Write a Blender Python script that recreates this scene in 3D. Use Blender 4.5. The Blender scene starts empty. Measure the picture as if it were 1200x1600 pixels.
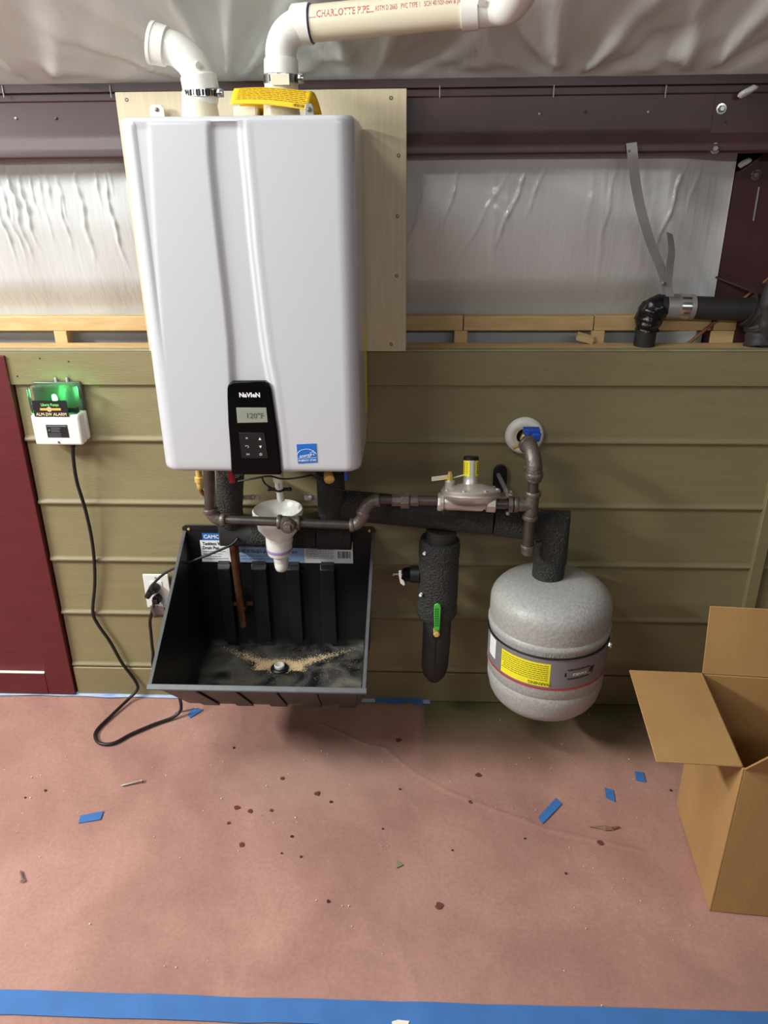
import bpy, bmesh, math, random
import numpy as np
from mathutils import Vector, Matrix, noise
random.seed(7)
sc = bpy.context.scene
COL = sc.collection

# ------------------------------------------------------------------ camera
PITCH, YAW, ROLL, FPX, CAM_D, CAM_H = math.radians(24.205), math.radians(2.582), math.radians(-.5357), 1200.0, 1.9203, 1.4922
def _axes():
    cy, sy = math.cos(YAW), math.sin(YAW)
    f0, r0, u0 = Vector((-sy, cy, 0)), Vector((cy, sy, 0)), Vector((0, 0, 1))
    f = f0*math.cos(PITCH) - u0*math.sin(PITCH); u = u0*math.cos(PITCH) + f0*math.sin(PITCH)
    return r0*math.cos(ROLL) + u*math.sin(ROLL), u*math.cos(ROLL) - r0*math.sin(ROLL), f
CR, CU, CF = _axes(); CC = Vector((0, -CAM_D, CAM_H))
cam = bpy.data.cameras.new('camera'); cam.sensor_fit = 'VERTICAL'; cam.sensor_height = 24; cam.lens = FPX/1600*24
cam.clip_start = .01
camo = bpy.data.objects.new('camera', cam); COL.objects.link(camo)
camo.matrix_world = Matrix(((CR.x, CU.x, -CF.x, CC.x), (CR.y, CU.y, -CF.y, CC.y), (CR.z, CU.z, -CF.z, CC.z), (0, 0, 0, 1)))
sc.camera = camo

# ------------------------------------------------------------------ world, lamps, exposure
w = bpy.data.worlds.new('garage_ambient'); sc.world = w; w.use_nodes = True
w.node_tree.nodes['Background'].inputs[0].default_value = (.95, .97, 1, 1)
w.node_tree.nodes['Background'].inputs[1].default_value = .07
def area(name, loc, target, sx, sy, power, color=(1, .97, .92)):
    l = bpy.data.lights.new(name, 'AREA'); l.shape = 'RECTANGLE'; l.size = sx; l.size_y = sy; l.energy = power; l.color = color
    o = bpy.data.objects.new(name, l); COL.objects.link(o); o.location = loc
    o.rotation_euler = (Vector(target) - Vector(loc)).to_track_quat('-Z', 'Y').to_euler(); return o
area('shop_light_near', (-1.25, -1.40, 2.55), (-1.0, -.9, 0), 1.2, .12, 29, (.97, 1, .98))
area('shop_light_left', (-3.0, -1.45, 2.45), (-1.2, -.5, .6), 1.2, .12, 140, (.97, 1, .97))
area('tube_light_left', (-2.0, -2.8, 1.98), (-1.6, 0, 1.5), 1.7, .09, 17, (.98, 1, 1))
area('fill_light_right', (.75, -2.8, 1.98), (.6, 0, 1.5), 1.8, .09, 9, (.97, .99, 1))  # added fill light, brightens the insulation and ceiling on the right
sc.view_settings.view_transform = 'Standard'; sc.view_settings.look = 'None'
sc.view_settings.gamma = 1; sc.view_settings.use_curve_mapping = False
sc.view_settings.exposure = -0.05

# ------------------------------------------------------------------ helpers
def ray(px, py): return CF + CR*((px-600)/FPX) - CU*((py-800)/FPX)
def at(px, py, Y):
    d = ray(px, py); return CC + d*((Y-CC.y)/d.y)
def flo(px, py, z=0.0):
    d = ray(px, py); return CC + d*((z-CC.z)/d.z)
def mpp(p): return ((Vector(p)-CC).dot(CF))/FPX          # metres per photograph pixel at a point
def V(*a): return Vector(a)
def lin(c):
    return tuple((x/255/12.92 if x/255 <= .04045 else ((x/255+.055)/1.055)**2.4) for x in c)
X_, Y_, Z_ = V(1, 0, 0), V(0, 1, 0), V(0, 0, 1)

class MB:
    def __init__(s): s.v = []; s.f = []
    def add(s, vs, fs):
        o = len(s.v); s.v += [Vector(q) for q in vs]; s.f += [tuple(i+o for i in f) for f in fs]; return s
    def box(s, x0, x1, y0, y1, z0, z1):
        return s.obox(V((x0+x1)/2, (y0+y1)/2, (z0+z1)/2), X_*(x1-x0)/2, Y_*(y1-y0)/2, Z_*(z1-z0)/2)
    def obox(s, c, a, b, d):
        c = Vector(c); vs = [c+a*i+b*j+d*k for i in (-1, 1) for j in (-1, 1) for k in (-1, 1)]
        return s.add(vs, [(0, 1, 3, 2), (4, 6, 7, 5), (0, 4, 5, 1), (2, 3, 7, 6), (0, 2, 6, 4), (1, 5, 7, 3)])
    def prism(s, poly, vec):
        n = len(poly); poly = [Vector(p) for p in poly]; vec = Vector(vec)
        return s.add(poly + [p+vec for p in poly], [tuple(range(n)), tuple(range(2*n-1, n-1, -1))] + [(i, (i+1) % n, n+(i+1) % n, n+i) for i in range(n)])
    def tube(s, pts, r, n=14, cap=True, inner=None):
        pts = [Vector(p) for p in pts]; m = len(pts); rs = r if isinstance(r, (list, tuple)) else [r]*m
        T = [(pts[min(i+1, m-1)]-pts[max(i-1, 0)]).normalized() for i in range(m)]
        a = Z_ if abs(T[0].z) < .8 else X_
        u = T[0].cross(a).normalized(); vs = []
        for i in range(m):
            u = (u - T[i]*u.dot(T[i])).normalized(); b = T[i].cross(u)
            vs += [pts[i] + (u*math.cos(2*math.pi*k/n) + b*math.sin(2*math.pi*k/n))*rs[i] for k in range(n)]
        fs = [(i*n+k, i*n+(k+1) % n, (i+1)*n+(k+1) % n, (i+1)*n+k) for i in range(m-1) for k in range(n)]
        if cap: fs += [tuple(range(n-1, -1, -1)), tuple((m-1)*n+k for k in range(n))]
        return s.add(vs, fs)
    def lathe(s, o, axis, prof, n=32, cap=True):
        o = Vector(o); ax = Vector(axis).normalized(); a = Z_ if abs(ax.z) < .8 else X_
        u = ax.cross(a).normalized(); b = ax.cross(u); vs = []
        for r, h in prof: vs += [o + ax*h + (u*math.cos(2*math.pi*k/n)+b*math.sin(2*math.pi*k/n))*max(r, 1e-5) for k in range(n)]
        m = len(prof); fs = [(i*n+k, i*n+(k+1) % n, (i+1)*n+(k+1) % n, (i+1)*n+k) for i in range(m-1) for k in range(n)]
        if cap: fs += [tuple(range(n-1, -1, -1)), tuple((m-1)*n+k for k in range(n))]
        return s.add(vs, fs)
    def grid(s, fn, nu, nv, wrap=False):
        vs = [fn(i/(nu if wrap else nu-1), j/(nv-1)) for j in range(nv) for i in range(nu)]
        fs = [(j*nu+i, j*nu+(i+1) % nu, (j+1)*nu+(i+1) % nu, (j+1)*nu+i) for j in range(nv-1) for i in range(nu if wrap else nu-1)]
        return s.add(vs, fs)
    def ball(s, c, r, n=12):
        return s.lathe(c, Z_, [(r*math.sin(math.pi*i/8), -r*math.cos(math.pi*i/8)) for i in range(9)], n)
    def quad(s, a, b, c, d): return s.add([a, b, c, d], [(0, 1, 2, 3)])
    def text(s, string, o, xd, yd, size, bold=0.0, align='CENTER', fn=None, squeeze=1.0):
        c = bpy.data.curves.new('t', 'FONT'); c.body = string; c.size = 1; c.offset = bold; c.align_x = align; c.align_y = 'CENTER'; c.resolution_u = 2
        ob = bpy.data.objects.new('t', c); COL.objects.link(ob)
        me = bpy.data.meshes.new_from_object(ob.evaluated_get(bpy.context.evaluated_depsgraph_get()))
        o = Vector(o); xd = Vector(xd).normalized(); yd = Vector(yd).normalized()
        vs = [(q.co.x*size*squeeze, q.co.y*size) for q in me.vertices]
        s.add([fn(x, y) if fn else o + xd*x + yd*y for x, y in vs], [tuple(p.vertices) for p in me.polygons])
        bpy.data.objects.remove(ob); bpy.data.curves.remove(c); bpy.data.meshes.remove(me); return s
    def bars(s, o, xd, yd, width, lines, pitch, th, rag=.8):        # illegible small print: broken strokes
        o = Vector(o); xd = Vector(xd).normalized(); yd = Vector(yd).normalized()
        for i in range(lines):
            x = 0; end = width*random.uniform(rag, 1)
            while x < end:
                l = min(random.uniform(.05, .13)*width, end-x); p = o + xd*x - yd*(i*pitch)
                s.quad(p, p+xd*l, p+xd*l-yd*th, p-yd*th); x += l + width*.018
        return s
    def build(s, name, mat, parent=None, loc=None, smooth=38, bevel=0, seg=2, fix=True):
        if parent is not None: loc = Vector(parent['_o'])
        elif loc is None:
            lo = [min(q[i] for q in s.v) for i in range(3)]; hi = [max(q[i] for q in s.v) for i in range(3)]
            loc = V((lo[0]+hi[0])/2, (lo[1]+hi[1])/2, lo[2])
        loc = Vector(loc); me = bpy.data.meshes.new(name); me.from_pydata([q-loc for q in s.v], [], s.f); me.update()
        if fix:
            b = bmesh.new(); b.from_mesh(me); bmesh.ops.recalc_face_normals(b, faces=b.faces); b.to_mesh(me); b.free()
        if smooth: me.shade_smooth(); me.set_sharp_from_angle(angle=math.radians(smooth))
        me.materials.append(mat); o = bpy.data.objects.new(name, me); COL.objects.link(o)
        if parent is not None: o.parent = parent
        else: o.location = loc
        o['_o'] = tuple(loc)
        if bevel:
            m = o.modifiers.new('bevel', 'BEVEL'); m.width = bevel; m.segments = seg; m.limit_method = 'ANGLE'; m.angle_limit = math.radians(40)
        return o
def thing(name, label, cat, loc, group=None):
    o = bpy.data.objects.new(name, None); COL.objects.link(o); o.location = loc; o['_o'] = tuple(loc); o.empty_display_size = .05
    return tag(o, label, cat, group)
def tag(o, label=None, cat=None, group=None, kind=None):
    if label: o['label'] = label
    if cat: o['category'] = cat
    if group: o['group'] = group
    if kind: o['kind'] = kind
    return o
def spline(pts, k=8):
    pts = [Vector(p) for p in pts]; out = []
    P = [pts[0]*2-pts[1]] + pts + [pts[-1]*2-pts[-2]]
    for i in range(1, len(P)-2):
        a, b, c, d = P[i-1:i+3]
        for j in range(k):
            t = j/k; out.append(.5*((2*b) + (c-a)*t + (2*a-5*b+4*c-d)*t*t + (3*b-a-3*c+d)*t**3))
    return out + [pts[-1]]
def arc(a, corner, b, k=8):
    a, c, b = Vector(a), Vector(corner), Vector(b); out = []
    for i in range(k+1):                                             # quarter ellipse from a to b about the corner
        t = math.pi/2*i/k; out.append(c + (a-c)*(1-math.sin(t)) + (b-c)*(1-math.cos(t)))
    return out
def sstep(t): t = max(0, min(1, t)); return t*t*(3-2*t)

# ------------------------------------------------------------------ materials
def mat(name, col, rough=.5, metal=0, var=0, vscale=6, bump=0, bscale=60, coat=0, stretch=(1, 1, 1), spec=None, col2=None, detail=4, extra=None):
    m = bpy.data.materials.new(name); m.use_nodes = True; nt = m.node_tree; N = nt.nodes; L = nt.links
    b = N['Principled BSDF']; b.inputs['Roughness'].default_value = rough; b.inputs['Metallic'].default_value = metal
    c = lin(col); b.inputs['Base Color'].default_value = (*c, 1)
    if coat: b.inputs['Coat Weight'].default_value = coat; b.inputs['Coat Roughness'].default_value = .08
    if spec is not None: b.inputs['Specular IOR Level'].default_value = spec
    if var or bump or col2:
        tc = N.new('ShaderNodeTexCoord'); mp = N.new('ShaderNodeMapping'); mp.inputs['Scale'].default_value = stretch
        L.new(tc.outputs['Object'], mp.inputs['Vector'])
        if var or col2:
            n = N.new('ShaderNodeTexNoise'); n.inputs['Scale'].default_value = vscale; n.inputs['Detail'].default_value = detail; L.new(mp.outputs[0], n.inputs['Vector'])
            r = N.new('ShaderNodeValToRGB'); r.color_ramp.elements[0].position = .3; r.color_ramp.elements[1].position = .7
            c2 = lin(col2) if col2 else tuple(min(1, x*(1+var)) for x in c); c1 = c if col2 else tuple(x*(1-var) for x in c)
            r.color_ramp.elements[0].color = (*c1, 1); r.color_ramp.elements[1].color = (*c2, 1)
            L.new(n.outputs[0], r.inputs[0]); L.new(r.outputs[0], b.inputs['Base Color'])
        if bump:
            n = N.new('ShaderNodeTexNoise'); n.inputs['Scale'].default_value = bscale; n.inputs['Detail'].default_value = 3; L.new(mp.outputs[0], n.inputs['Vector'])
            bp = N.new('ShaderNodeBump'); bp.inputs['Strength'].default_value = bump; bp.inputs['Distance'].default_value = .01
            L.new(n.outputs[0], bp.inputs['Height']); L.new(bp.outputs[0], b.inputs['Normal'])
    return m
M = {}
M['olive'] = mat('olive_paint', (131, 120, 86), .5, var=.05, vscale=5, bump=.12, bscale=40, stretch=(1, 1, 9))
M['olive2'] = mat('olive_paint_edge', (146, 139, 106), .6, var=.12, vscale=30)
M['red'] = mat('barn_red_paint', (92, 28, 33), .45, var=.1, vscale=5, bump=.1, bscale=40, stretch=(1, 1, 9))
M['iron'] = mat('red_iron_primer', (66, 40, 42), .38, var=.14, vscale=7)
M['iron2'] = mat('red_iron_column', (64, 30, 30), .5, var=.14, vscale=7)
M['pine'] = mat('pine_wood', (212, 182, 132), .6, col2=(194, 158, 106), vscale=9, bump=.1, bscale=60, stretch=(1, 8, 8))
M['ply'] = mat('bleached_plywood', (214, 201, 172), .6, col2=(204, 189, 156), vscale=14, stretch=(9, 1, .6), bump=.05, bscale=40)
M['white'] = mat('white_enamel', (194, 195, 199), .3, coat=.3)
M['whiteplastic'] = mat('white_plastic', (228, 226, 220), .35)
M['pvc'] = mat('white_pvc', (232, 231, 224), .28)
M['cream'] = mat('cream_pvc_pipe', (226, 217, 192), .35, var=.03)
M['blackgloss'] = mat('black_gloss', (9, 9, 10), .12, spec=.16)
M['black'] = mat('black_plastic', (20, 20, 22), .42, var=.25, vscale=14)
M['cord'] = mat('black_rubber', (22, 21, 21), .45)
M['foam'] = mat('black_pipe_foam', (46, 45, 43), .65, var=.4, vscale=190, bump=1, bscale=190)
M['foam2'] = mat('smooth_pipe_foam', (40, 39, 38), .62, var=.2, vscale=20, bump=.1, bscale=90)
M['blacktape'] = mat('black_tape', (17, 17, 19), .25, bump=.3, bscale=40)
M['iron_pipe'] = mat('black_iron_pipe', (88, 83, 78), .36, metal=.6, var=.2, vscale=40)
M['iron_fit'] = mat('malleable_iron', (112, 104, 97), .45, metal=.6, var=.25, vscale=60, bump=.2, bscale=150)
M['cast'] = mat('die_cast_zinc', (196, 190, 182), .36, metal=.55, var=.1, vscale=30, bump=.08, bscale=90)
M['zinc'] = mat('galvanised_steel', (158, 156, 154), .42, metal=.45, var=.12, vscale=18)
M['chrome'] = mat('bright_steel', (205, 203, 200), .2, metal=1)
M['brass'] = mat('brass', (222, 190, 108), .3, metal=.4, var=.1, vscale=40)
M['copper'] = mat('copper_pipe', (146, 100, 70), .36, metal=.85, var=.25, vscale=30)
M['blue'] = mat('blue_handle', (26, 74, 170), .35)
M['green'] = mat('green_vinyl_grip', (70, 175, 60), .4)
M['redplastic'] = mat('red_plastic', (165, 26, 44), .35)
M['yellow'] = mat('yellow_label', (240, 196, 30), .5)
M['yellow2'] = mat('lemon_label', (236, 222, 40), .45)
M['tagback'] = mat('yellow_tag_card', (236, 184, 36), .55)
M['ink'] = mat('black_ink', (24, 24, 26), .5)
M['inkgrey'] = mat('grey_ink', (120, 120, 126), .6)
M['inkbrown'] = mat('brown_ink', (150, 116, 20), .6)
M['inkred'] = mat('red_ink', (186, 92, 92), .6)
M['paper'] = mat('white_paper', (226, 226, 226), .55)
M['labelblue'] = mat('pale_blue_print', (140, 168, 206), .5)
M['logoblue'] = mat('logo_blue', (50, 104, 178), .45)
M['esblue'] = mat('sticker_blue', (30, 104, 192), .4)
M['lcd'] = mat('lcd_grey', (142, 146, 132), .18)
M['lcdink'] = mat('lcd_segments', (92, 96, 88), .3)
M['tank'] = mat('grey_hammered_enamel', (160, 158, 154), .42, var=.14, vscale=140, bump=.15, bscale=160)
M['tankband'] = mat('grey_tank_label', (122, 116, 120), .4)
M['tankred'] = mat('red_band_line', (170, 58, 66), .4)
M['card'] = mat('cardboard', (172, 132, 82), .75, col2=(160, 121, 73), vscale=9, stretch=(1, 1, .4), bump=.04, bscale=120)
M['tape'] = mat('blue_painters_tape', (58, 108, 170), .65, var=.08, vscale=20)
M['tapeold'] = mat('dusty_painters_tape', (196, 204, 214), .7, col2=(112, 140, 196), vscale=11, stretch=(1, 3, 1))
M['steelnail'] = mat('nail_steel', (190, 184, 178), .3, metal=.8)
M['rust'] = mat('copper_tube_dull', (132, 84, 54), .5, metal=.3)
M['paintdrop'] = mat('dried_red_paint', (104, 58, 52), .5)
M['paintblack'] = mat('dark_speck', (58, 34, 30), .6)
M['chip'] = mat('white_chips', (236, 222, 206), .7)
M['dust'] = mat('sawdust', (214, 190, 150), .9)
M['leaf'] = mat('dry_leaf', (128, 92, 70), .8)
M['greenscrap'] = mat('green_scrap', (122, 124, 92), .7)
M['dark'] = mat('dark_void', (14, 12, 11), .8)
M['vinyltaped'] = mat('dark_hose', (48, 44, 44), .6, bump=.3, bscale=30)

def m_clear():
    m = bpy.data.materials.new('clear_polycarbonate'); m.use_nodes = True; b = m.node_tree.nodes['Principled BSDF']
    b.inputs['Base Color'].default_value = (.97, 1, .98, 1); b.inputs['Roughness'].default_value = .04
    b.inputs['Transmission Weight'].default_value = 1; b.inputs['IOR'].default_value = 1.2; return m
M['clear'] = m_clear()
def m_emit(name, col, st):
    m = bpy.data.materials.new(name); m.use_nodes = True; b = m.node_tree.nodes['Principled BSDF']
    b.inputs['Emission Color'].default_value = (*col, 1); b.inputs['Emission Strength'].default_value = st; b.inputs['Base Color'].default_value = (*col, 1); return m
M['led'] = m_emit('green_led', (.12, 1, .25), 45)

def m_vinyl(name, col, rough, layers, spec):
    m = mat(name, col, rough, spec=spec); nt = m.node_tree; N = nt.nodes; L = nt.links; b = N['Principled BSDF']
    tc = N.new('ShaderNodeTexCoord'); prev = None
    for wav, strength, sc3, dist in layers:
        mp = N.new('ShaderNodeMapping'); mp.inputs['Scale'].default_value = sc3; L.new(tc.outputs['Object'], mp.inputs[0])
        n = N.new('ShaderNodeTexNoise'); n.inputs['Scale'].default_value = wav; n.inputs['Detail'].default_value = 4; n.inputs['Distortion'].default_value = .3; L.new(mp.outputs[0], n.inputs[0])
        bp = N.new('ShaderNodeBump'); bp.inputs['Strength'].default_value = strength; bp.inputs['Distance'].default_value = dist
        L.new(n.outputs[0], bp.inputs['Height'])
        if prev: L.new(prev, bp.inputs['Normal'])
        prev = bp.outputs[0]
    L.new(prev, b.inputs['Normal']); return m
M['vinyl'] = m_vinyl('white_vinyl_facing', (202, 203, 202), .2, ((10, .2, (2.2, 1, .35), .008), (34, .22, (2.4, 1, .012), .005)), .8)
M['ceilvinyl'] = m_vinyl('white_vinyl_ceiling', (212, 215, 213), .4, ((7, .35, (2, .6, 1), .01), (30, .2, (1, .3, 1), .004)), .5)

def m_floor():
    m = bpy.data.materials.new('rosin_paper'); m.use_nodes = True; nt = m.node_tree; N = nt.nodes; L = nt.links; b = N['Principled BSDF']
    b.inputs['Roughness'].default_value = .62; b.inputs['Specular IOR Level'].default_value = .3
    tc = N.new('ShaderNodeTexCoord')
    def noi(s, d=4, dist=0):
        n = N.new('ShaderNodeTexNoise'); n.inputs['Scale'].default_value = s; n.inputs['Detail'].default_value = d; n.inputs['Distortion'].default_value = dist; L.new(tc.outputs['Object'], n.inputs[0]); return n
    def ramp(src, p0, c0, p1, c1):
        r = N.new('ShaderNodeValToRGB'); e = r.color_ramp.elements; e[0].position = p0; e[1].position = p1; e[0].color = (*c0, 1); e[1].color = (*c1, 1); L.new(src, r.inputs[0]); return r
    def mix(fac, a, bb):
        x = N.new('ShaderNodeMix'); x.data_type = 'RGBA'; L.new(fac, x.inputs[0]); L.new(a, x.inputs[6])
        if isinstance(bb, tuple): x.inputs[7].default_value = (*bb, 1)
        else: L.new(bb, x.inputs[7])
        return x.outputs[2]
    base = ramp(noi(3.5, 6, .6).outputs[0], .35, lin((156, 115, 104)), .68, lin((178, 135, 122))).outputs[0]
    fine = ramp(noi(120, 3).outputs[0], .35, (.86, .86, .86), .65, (1.06, 1.06, 1.06))
    mul = N.new('ShaderNodeMix'); mul.data_type = 'RGBA'; mul.blend_type = 'MULTIPLY'; mul.inputs[0].default_value = .6; L.new(base, mul.inputs[6]); L.new(fine.outputs[0], mul.inputs[7])
    base = mul.outputs[2]
    sep = N.new('ShaderNodeSeparateXYZ'); L.new(tc.outputs['Object'], sep.inputs[0])
    def math_(op, a, bb=None):
        x = N.new('ShaderNodeMath'); x.operation = op; x.use_clamp = False
        for i, q in enumerate((a, bb)):
            if q is None: continue
            if isinstance(q, (int, float)): x.inputs[i].default_value = q
            else: L.new(q, x.inputs[i])
        return x.outputs[0]
    def band(src, a0, a1):                                              # 0 at a0 -> 1 at a1
        r = N.new('ShaderNodeMapRange'); r.inputs[1].default_value = a0; r.inputs[2].default_value = a1; r.clamp = True; L.new(src, r.inputs[0]); return r.outputs[0]
    nz = math_('MULTIPLY', math_('SUBTRACT', noi(7, 4).outputs[0], .5), .16)
    xx = math_('ADD', sep.outputs[0], nz); yy = math_('ADD', sep.outputs[1], nz)
    # dry dusty film in front of the drain pan
    pd = math_('MULTIPLY', math_('MULTIPLY', band(xx, -.55, -.30), band(xx, .02, -.2)), math_('MULTIPLY', band(yy, -.50, -.36), band(yy, -.15, -.28)))
    base = mix(math_('MULTIPLY', pd, .38), base, lin((176, 146, 130)))
    # olive overspray along the wall under the tank, darkened to deepen the shadow there
    os_ = math_('MULTIPLY', math_('MULTIPLY', band(sep.outputs[0], .015, .035), band(xx, .92, .75)), band(yy, -.30, -.06))
    base = mix(math_('MULTIPLY', os_, .95), base, lin((100, 97, 62)))
    os2 = math_('MULTIPLY', math_('MULTIPLY', band(xx, -.45, -.38), band(sep.outputs[0], .03, .01)), band(yy, -.10, -.03))
    base = mix(math_('MULTIPLY', os2, .45), base, lin((150, 130, 92)))
    L.new(base, b.inputs['Base Color'])
    bp = N.new('ShaderNodeBump'); bp.inputs['Strength'].default_value = .25; bp.inputs['Distance'].default_value = .008
    L.new(noi(16, 6, .4).outputs[0], bp.inputs['Height']); L.new(bp.outputs[0], b.inputs['Normal']); return m
M['floor'] = m_floor()

def m_pan():
    m = mat('dusty_black_plastic', (18, 18, 20), .4); nt = m.node_tree; N = nt.nodes; L = nt.links; b = N['Principled BSDF']
    tc = N.new('ShaderNodeTexCoord'); n = N.new('ShaderNodeTexNoise'); n.inputs['Scale'].default_value = 9; n.inputs['Detail'].default_value = 6; n.inputs['Distortion'].default_value = 1.2; L.new(tc.outputs['Object'], n.inputs[0])
    r = N.new('ShaderNodeValToRGB'); r.color_ramp.elements[0].position = .38; r.color_ramp.elements[1].position = .72; r.color_ramp.elements[0].color = (0, 0, 0, 1); r.color_ramp.elements[1].color = (1, 1, 1, 1); L.new(n.outputs[0], r.inputs[0])
    sp = N.new('ShaderNodeSeparateXYZ'); L.new(tc.outputs['Object'], sp.inputs[0]); mr = N.new('ShaderNodeMapRange'); mr.inputs[1].default_value = .035; mr.inputs[2].default_value = .008; L.new(sp.outputs[2], mr.inputs[0])
    mm = N.new('ShaderNodeMath'); mm.operation = 'MULTIPLY'; L.new(r.outputs[0], mm.inputs[0]); L.new(mr.outputs[0], mm.inputs[1])
    mx = N.new('ShaderNodeMix'); mx.data_type = 'RGBA'; L.new(mm.outputs[0], mx.inputs[0]); mx.inputs[6].default_value = (*lin((20, 20, 22)), 1); mx.inputs[7].default_value = (*lin((112, 108, 100)), 1); L.new(mx.outputs[2], b.inputs['Base Color']); return m
M['panblack'] = m_pan()

# ------------------------------------------------------------------ floor
cre = [flo(600, 1168), flo(645, 1205), flo(700, 1236), flo(770, 1264), flo(850, 1293), flo(930, 1313), flo(1010, 1330)]
cre2 = [flo(500, 1130), flo(545, 1150), flo(575, 1163), flo(610, 1170)]
def segd(p, pts):
    best = 9
    for a, b in zip(pts, pts[1:]):
        ab = b-a; t = max(0, min(1, (p-a).dot(ab)/ab.dot(ab))); best = min(best, (p-a-ab*t).length)
    return best
def floor_z(x, y):
    z = .0022*noise.noise((x*5, y*4, 0)) + .0016*noise.noise((x*13, y*9, 3.1)) + .0007*(1-abs(noise.noise((x*9+2*noise.noise((x*3, y*3, 1)), y*7, 6.2)))*4 if abs(noise.noise((x*9+2*noise.noise((x*3, y*3, 1)), y*7, 6.2))) < .25 else 0)
    z += .0010*math.sin(x*22+2.2*noise.noise((x*2, y*2, 7)))*sstep((-y-.75)/.2)
    return z
def fl(u, v):
    x = -1.7+3.3*u; y = .012-1.75*v; z = floor_z(x, y); p = V(x, y, 0)
    if -.4 < x < 1 and -.62 < y < 0:
        d = segd(p, cre); z += .0028*math.exp(-(d/.004)**2)*(.6+.6*abs(noise.noise((x*9, y*9, 2)))); d = segd(p, cre2); z += .0028*math.exp(-(d/.004)**2)
    return V(x, y, z-.002)
floor = MB().grid(fl, 560, 300).build('floor', M['floor'], loc=(0, 0, 0), smooth=180, fix=False)
tag(floor, 'floor covered with pinkish red rosin paper', kind='structure')
# outer floor, the same paper running on towards and past the camera
fo = MB()
for a in ((-4, -1.7, -4.5, .012), (1.6, 4, -4.5, .012), (-1.7, 1.6, -4.5, -1.738)): fo.quad(V(a[0], a[2], -.003), V(a[1], a[2], -.003), V(a[1], a[3], -.003), V(a[0], a[3], -.003))
fo.build('paper_margin', M['floor'], floor)

def spot(px, py, r, m, name):
    c = flo(px, py); k = 11
    pts = [c + V(math.cos(2*math.pi*i/k), math.sin(2*math.pi*i/k), 0)*r*.85*random.uniform(.7, 1.2) for i in range(k)]
    z0 = floor_z(c.x, c.y)
    MB().prism([V(p.x, p.y, z0-.001) for p in pts], V(0, 0, .0016)).build(name, M[m], floor)
for px, py, r in ((441, 1216, .0075), (496, 1240, .009), (370, 1261, .009), (391, 1267, .008), (424, 1266, .005), (378, 1320, .008), (623, 1156, .009), (747, 1211, .010), (735, 1253, .006), (938, 1317, .010), (686, 1415, .010), (357, 1286, .006)):
    spot(px, py, r, 'paintdrop', 'paint_spot')
for px, py, r in ((513, 1409, .005), (517, 1253, .005), (707, 1328, .003), (456, 1306, .004), (440, 1333, .003), (470, 1338, .0035), (71, 1235, .004), (39, 1246, .003), (365, 1168, .004), (1048, 1235, .004), (625, 1233, .003), (598, 1296, .003), (820, 1310, .003), (884, 1365, .003)):
    spot(px, py, r, 'paintblack', 'dark_spot')
cb = MB()
for i in range(130):
    p = flo(random.uniform(-20, 1100), random.triangular(1110, 1600, 1180)); r = random.uniform(.0006, .0017)
    if p.x > .62 and p.y > -.8: continue
    p.z = floor_z(p.x, p.y)-.0005; a = random.random()*6
    cb.prism([p + V(math.cos(a+k*2.1), math.sin(a+k*2.1), 0)*r*random.uniform(.7, 1.6) for k in range(3)], V(0, 0, .0016))
tag(cb.build('plaster_crumbs', M['chip']), 'tiny white crumbs scattered across the pink floor paper', 'crumbs', kind='stuff')

def scrap(name, pxs, m, label, cat, group=None, th=.0012):
    P = [flo(*q) for q in pxs]; z = max(floor_z(p.x, p.y) for p in P)
    return tag(MB().prism([V(p.x, p.y, z-.001) for p in P], V(0, 0, th+.0005)).build(name, M[m]), label, cat, group)
G = 'loose bits of blue tape on the floor'
scrap('tape_scrap', [(123, 1287), (126, 1275), (162, 1268), (157, 1281)], 'tape', 'blue tape scrap lying below the nail, left half of the floor', 'tape', G)
scrap('tape_scrap', [(841, 1277), (868, 1247), (878, 1256), (848, 1287)], 'tape', 'longest blue tape scrap, tilted, below the grey tank', 'tape', G)
scrap('tape_scrap', [(945, 1231), (958, 1235), (961, 1253), (947, 1247)], 'tape', 'small blue tape scrap between the long scrap and the box', 'tape', G)
scrap('tape_scrap', [(992, 1205), (1005, 1207), (1009, 1222), (994, 1219)], 'tape', 'small blue tape scrap nearest the cardboard box flap', 'tape', G)
scrap('tape_scrap', [(293, 1117), (300, 1108), (318, 1109), (297, 1122)], 'tape', 'blue tape scrap under a nail by the drain pan corner', 'tape', G)
scrap('green_scrap', [(620, 1345), (630, 1352), (620, 1357)], 'greenscrap', 'tiny grey green triangle lying mid floor', 'scrap')
scrap('paper_scrap', [(612, 1598), (622, 1595), (640, 1597), (636, 1606), (615, 1606)], 'chip', 'pale torn paper scrap on the blue floor tape strip', 'scrap', th=.004)
lf = MB(); pts = [flo(*q) for q in ((922, 1293), (935, 1294), (945, 1295), (955, 1296), (968, 1293))]
for i, (a, b) in enumerate(zip(pts, pts[1:])):
    h0, h1 = (.003, .004, .008, .006, .003)[i:i+2]; w0, w1 = (.001, .004, .008, .005, .001)[i:i+2]
    lf.add([a+V(0, -w0, .003), a+V(0, 0, h0+.002), a+V(0, w0, .003), b+V(0, -w1, .003), b+V(0, 0, h1+.002), b+V(0, w1, .003), a, b], [(0, 3, 4, 1), (1, 4, 5, 2), (0, 6, 7, 3), (2, 5, 7, 6)])
tag(lf.build('dry_leaf', M['leaf']), 'curled brown dry leaf on the floor right of the long tape', 'leaf')
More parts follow.
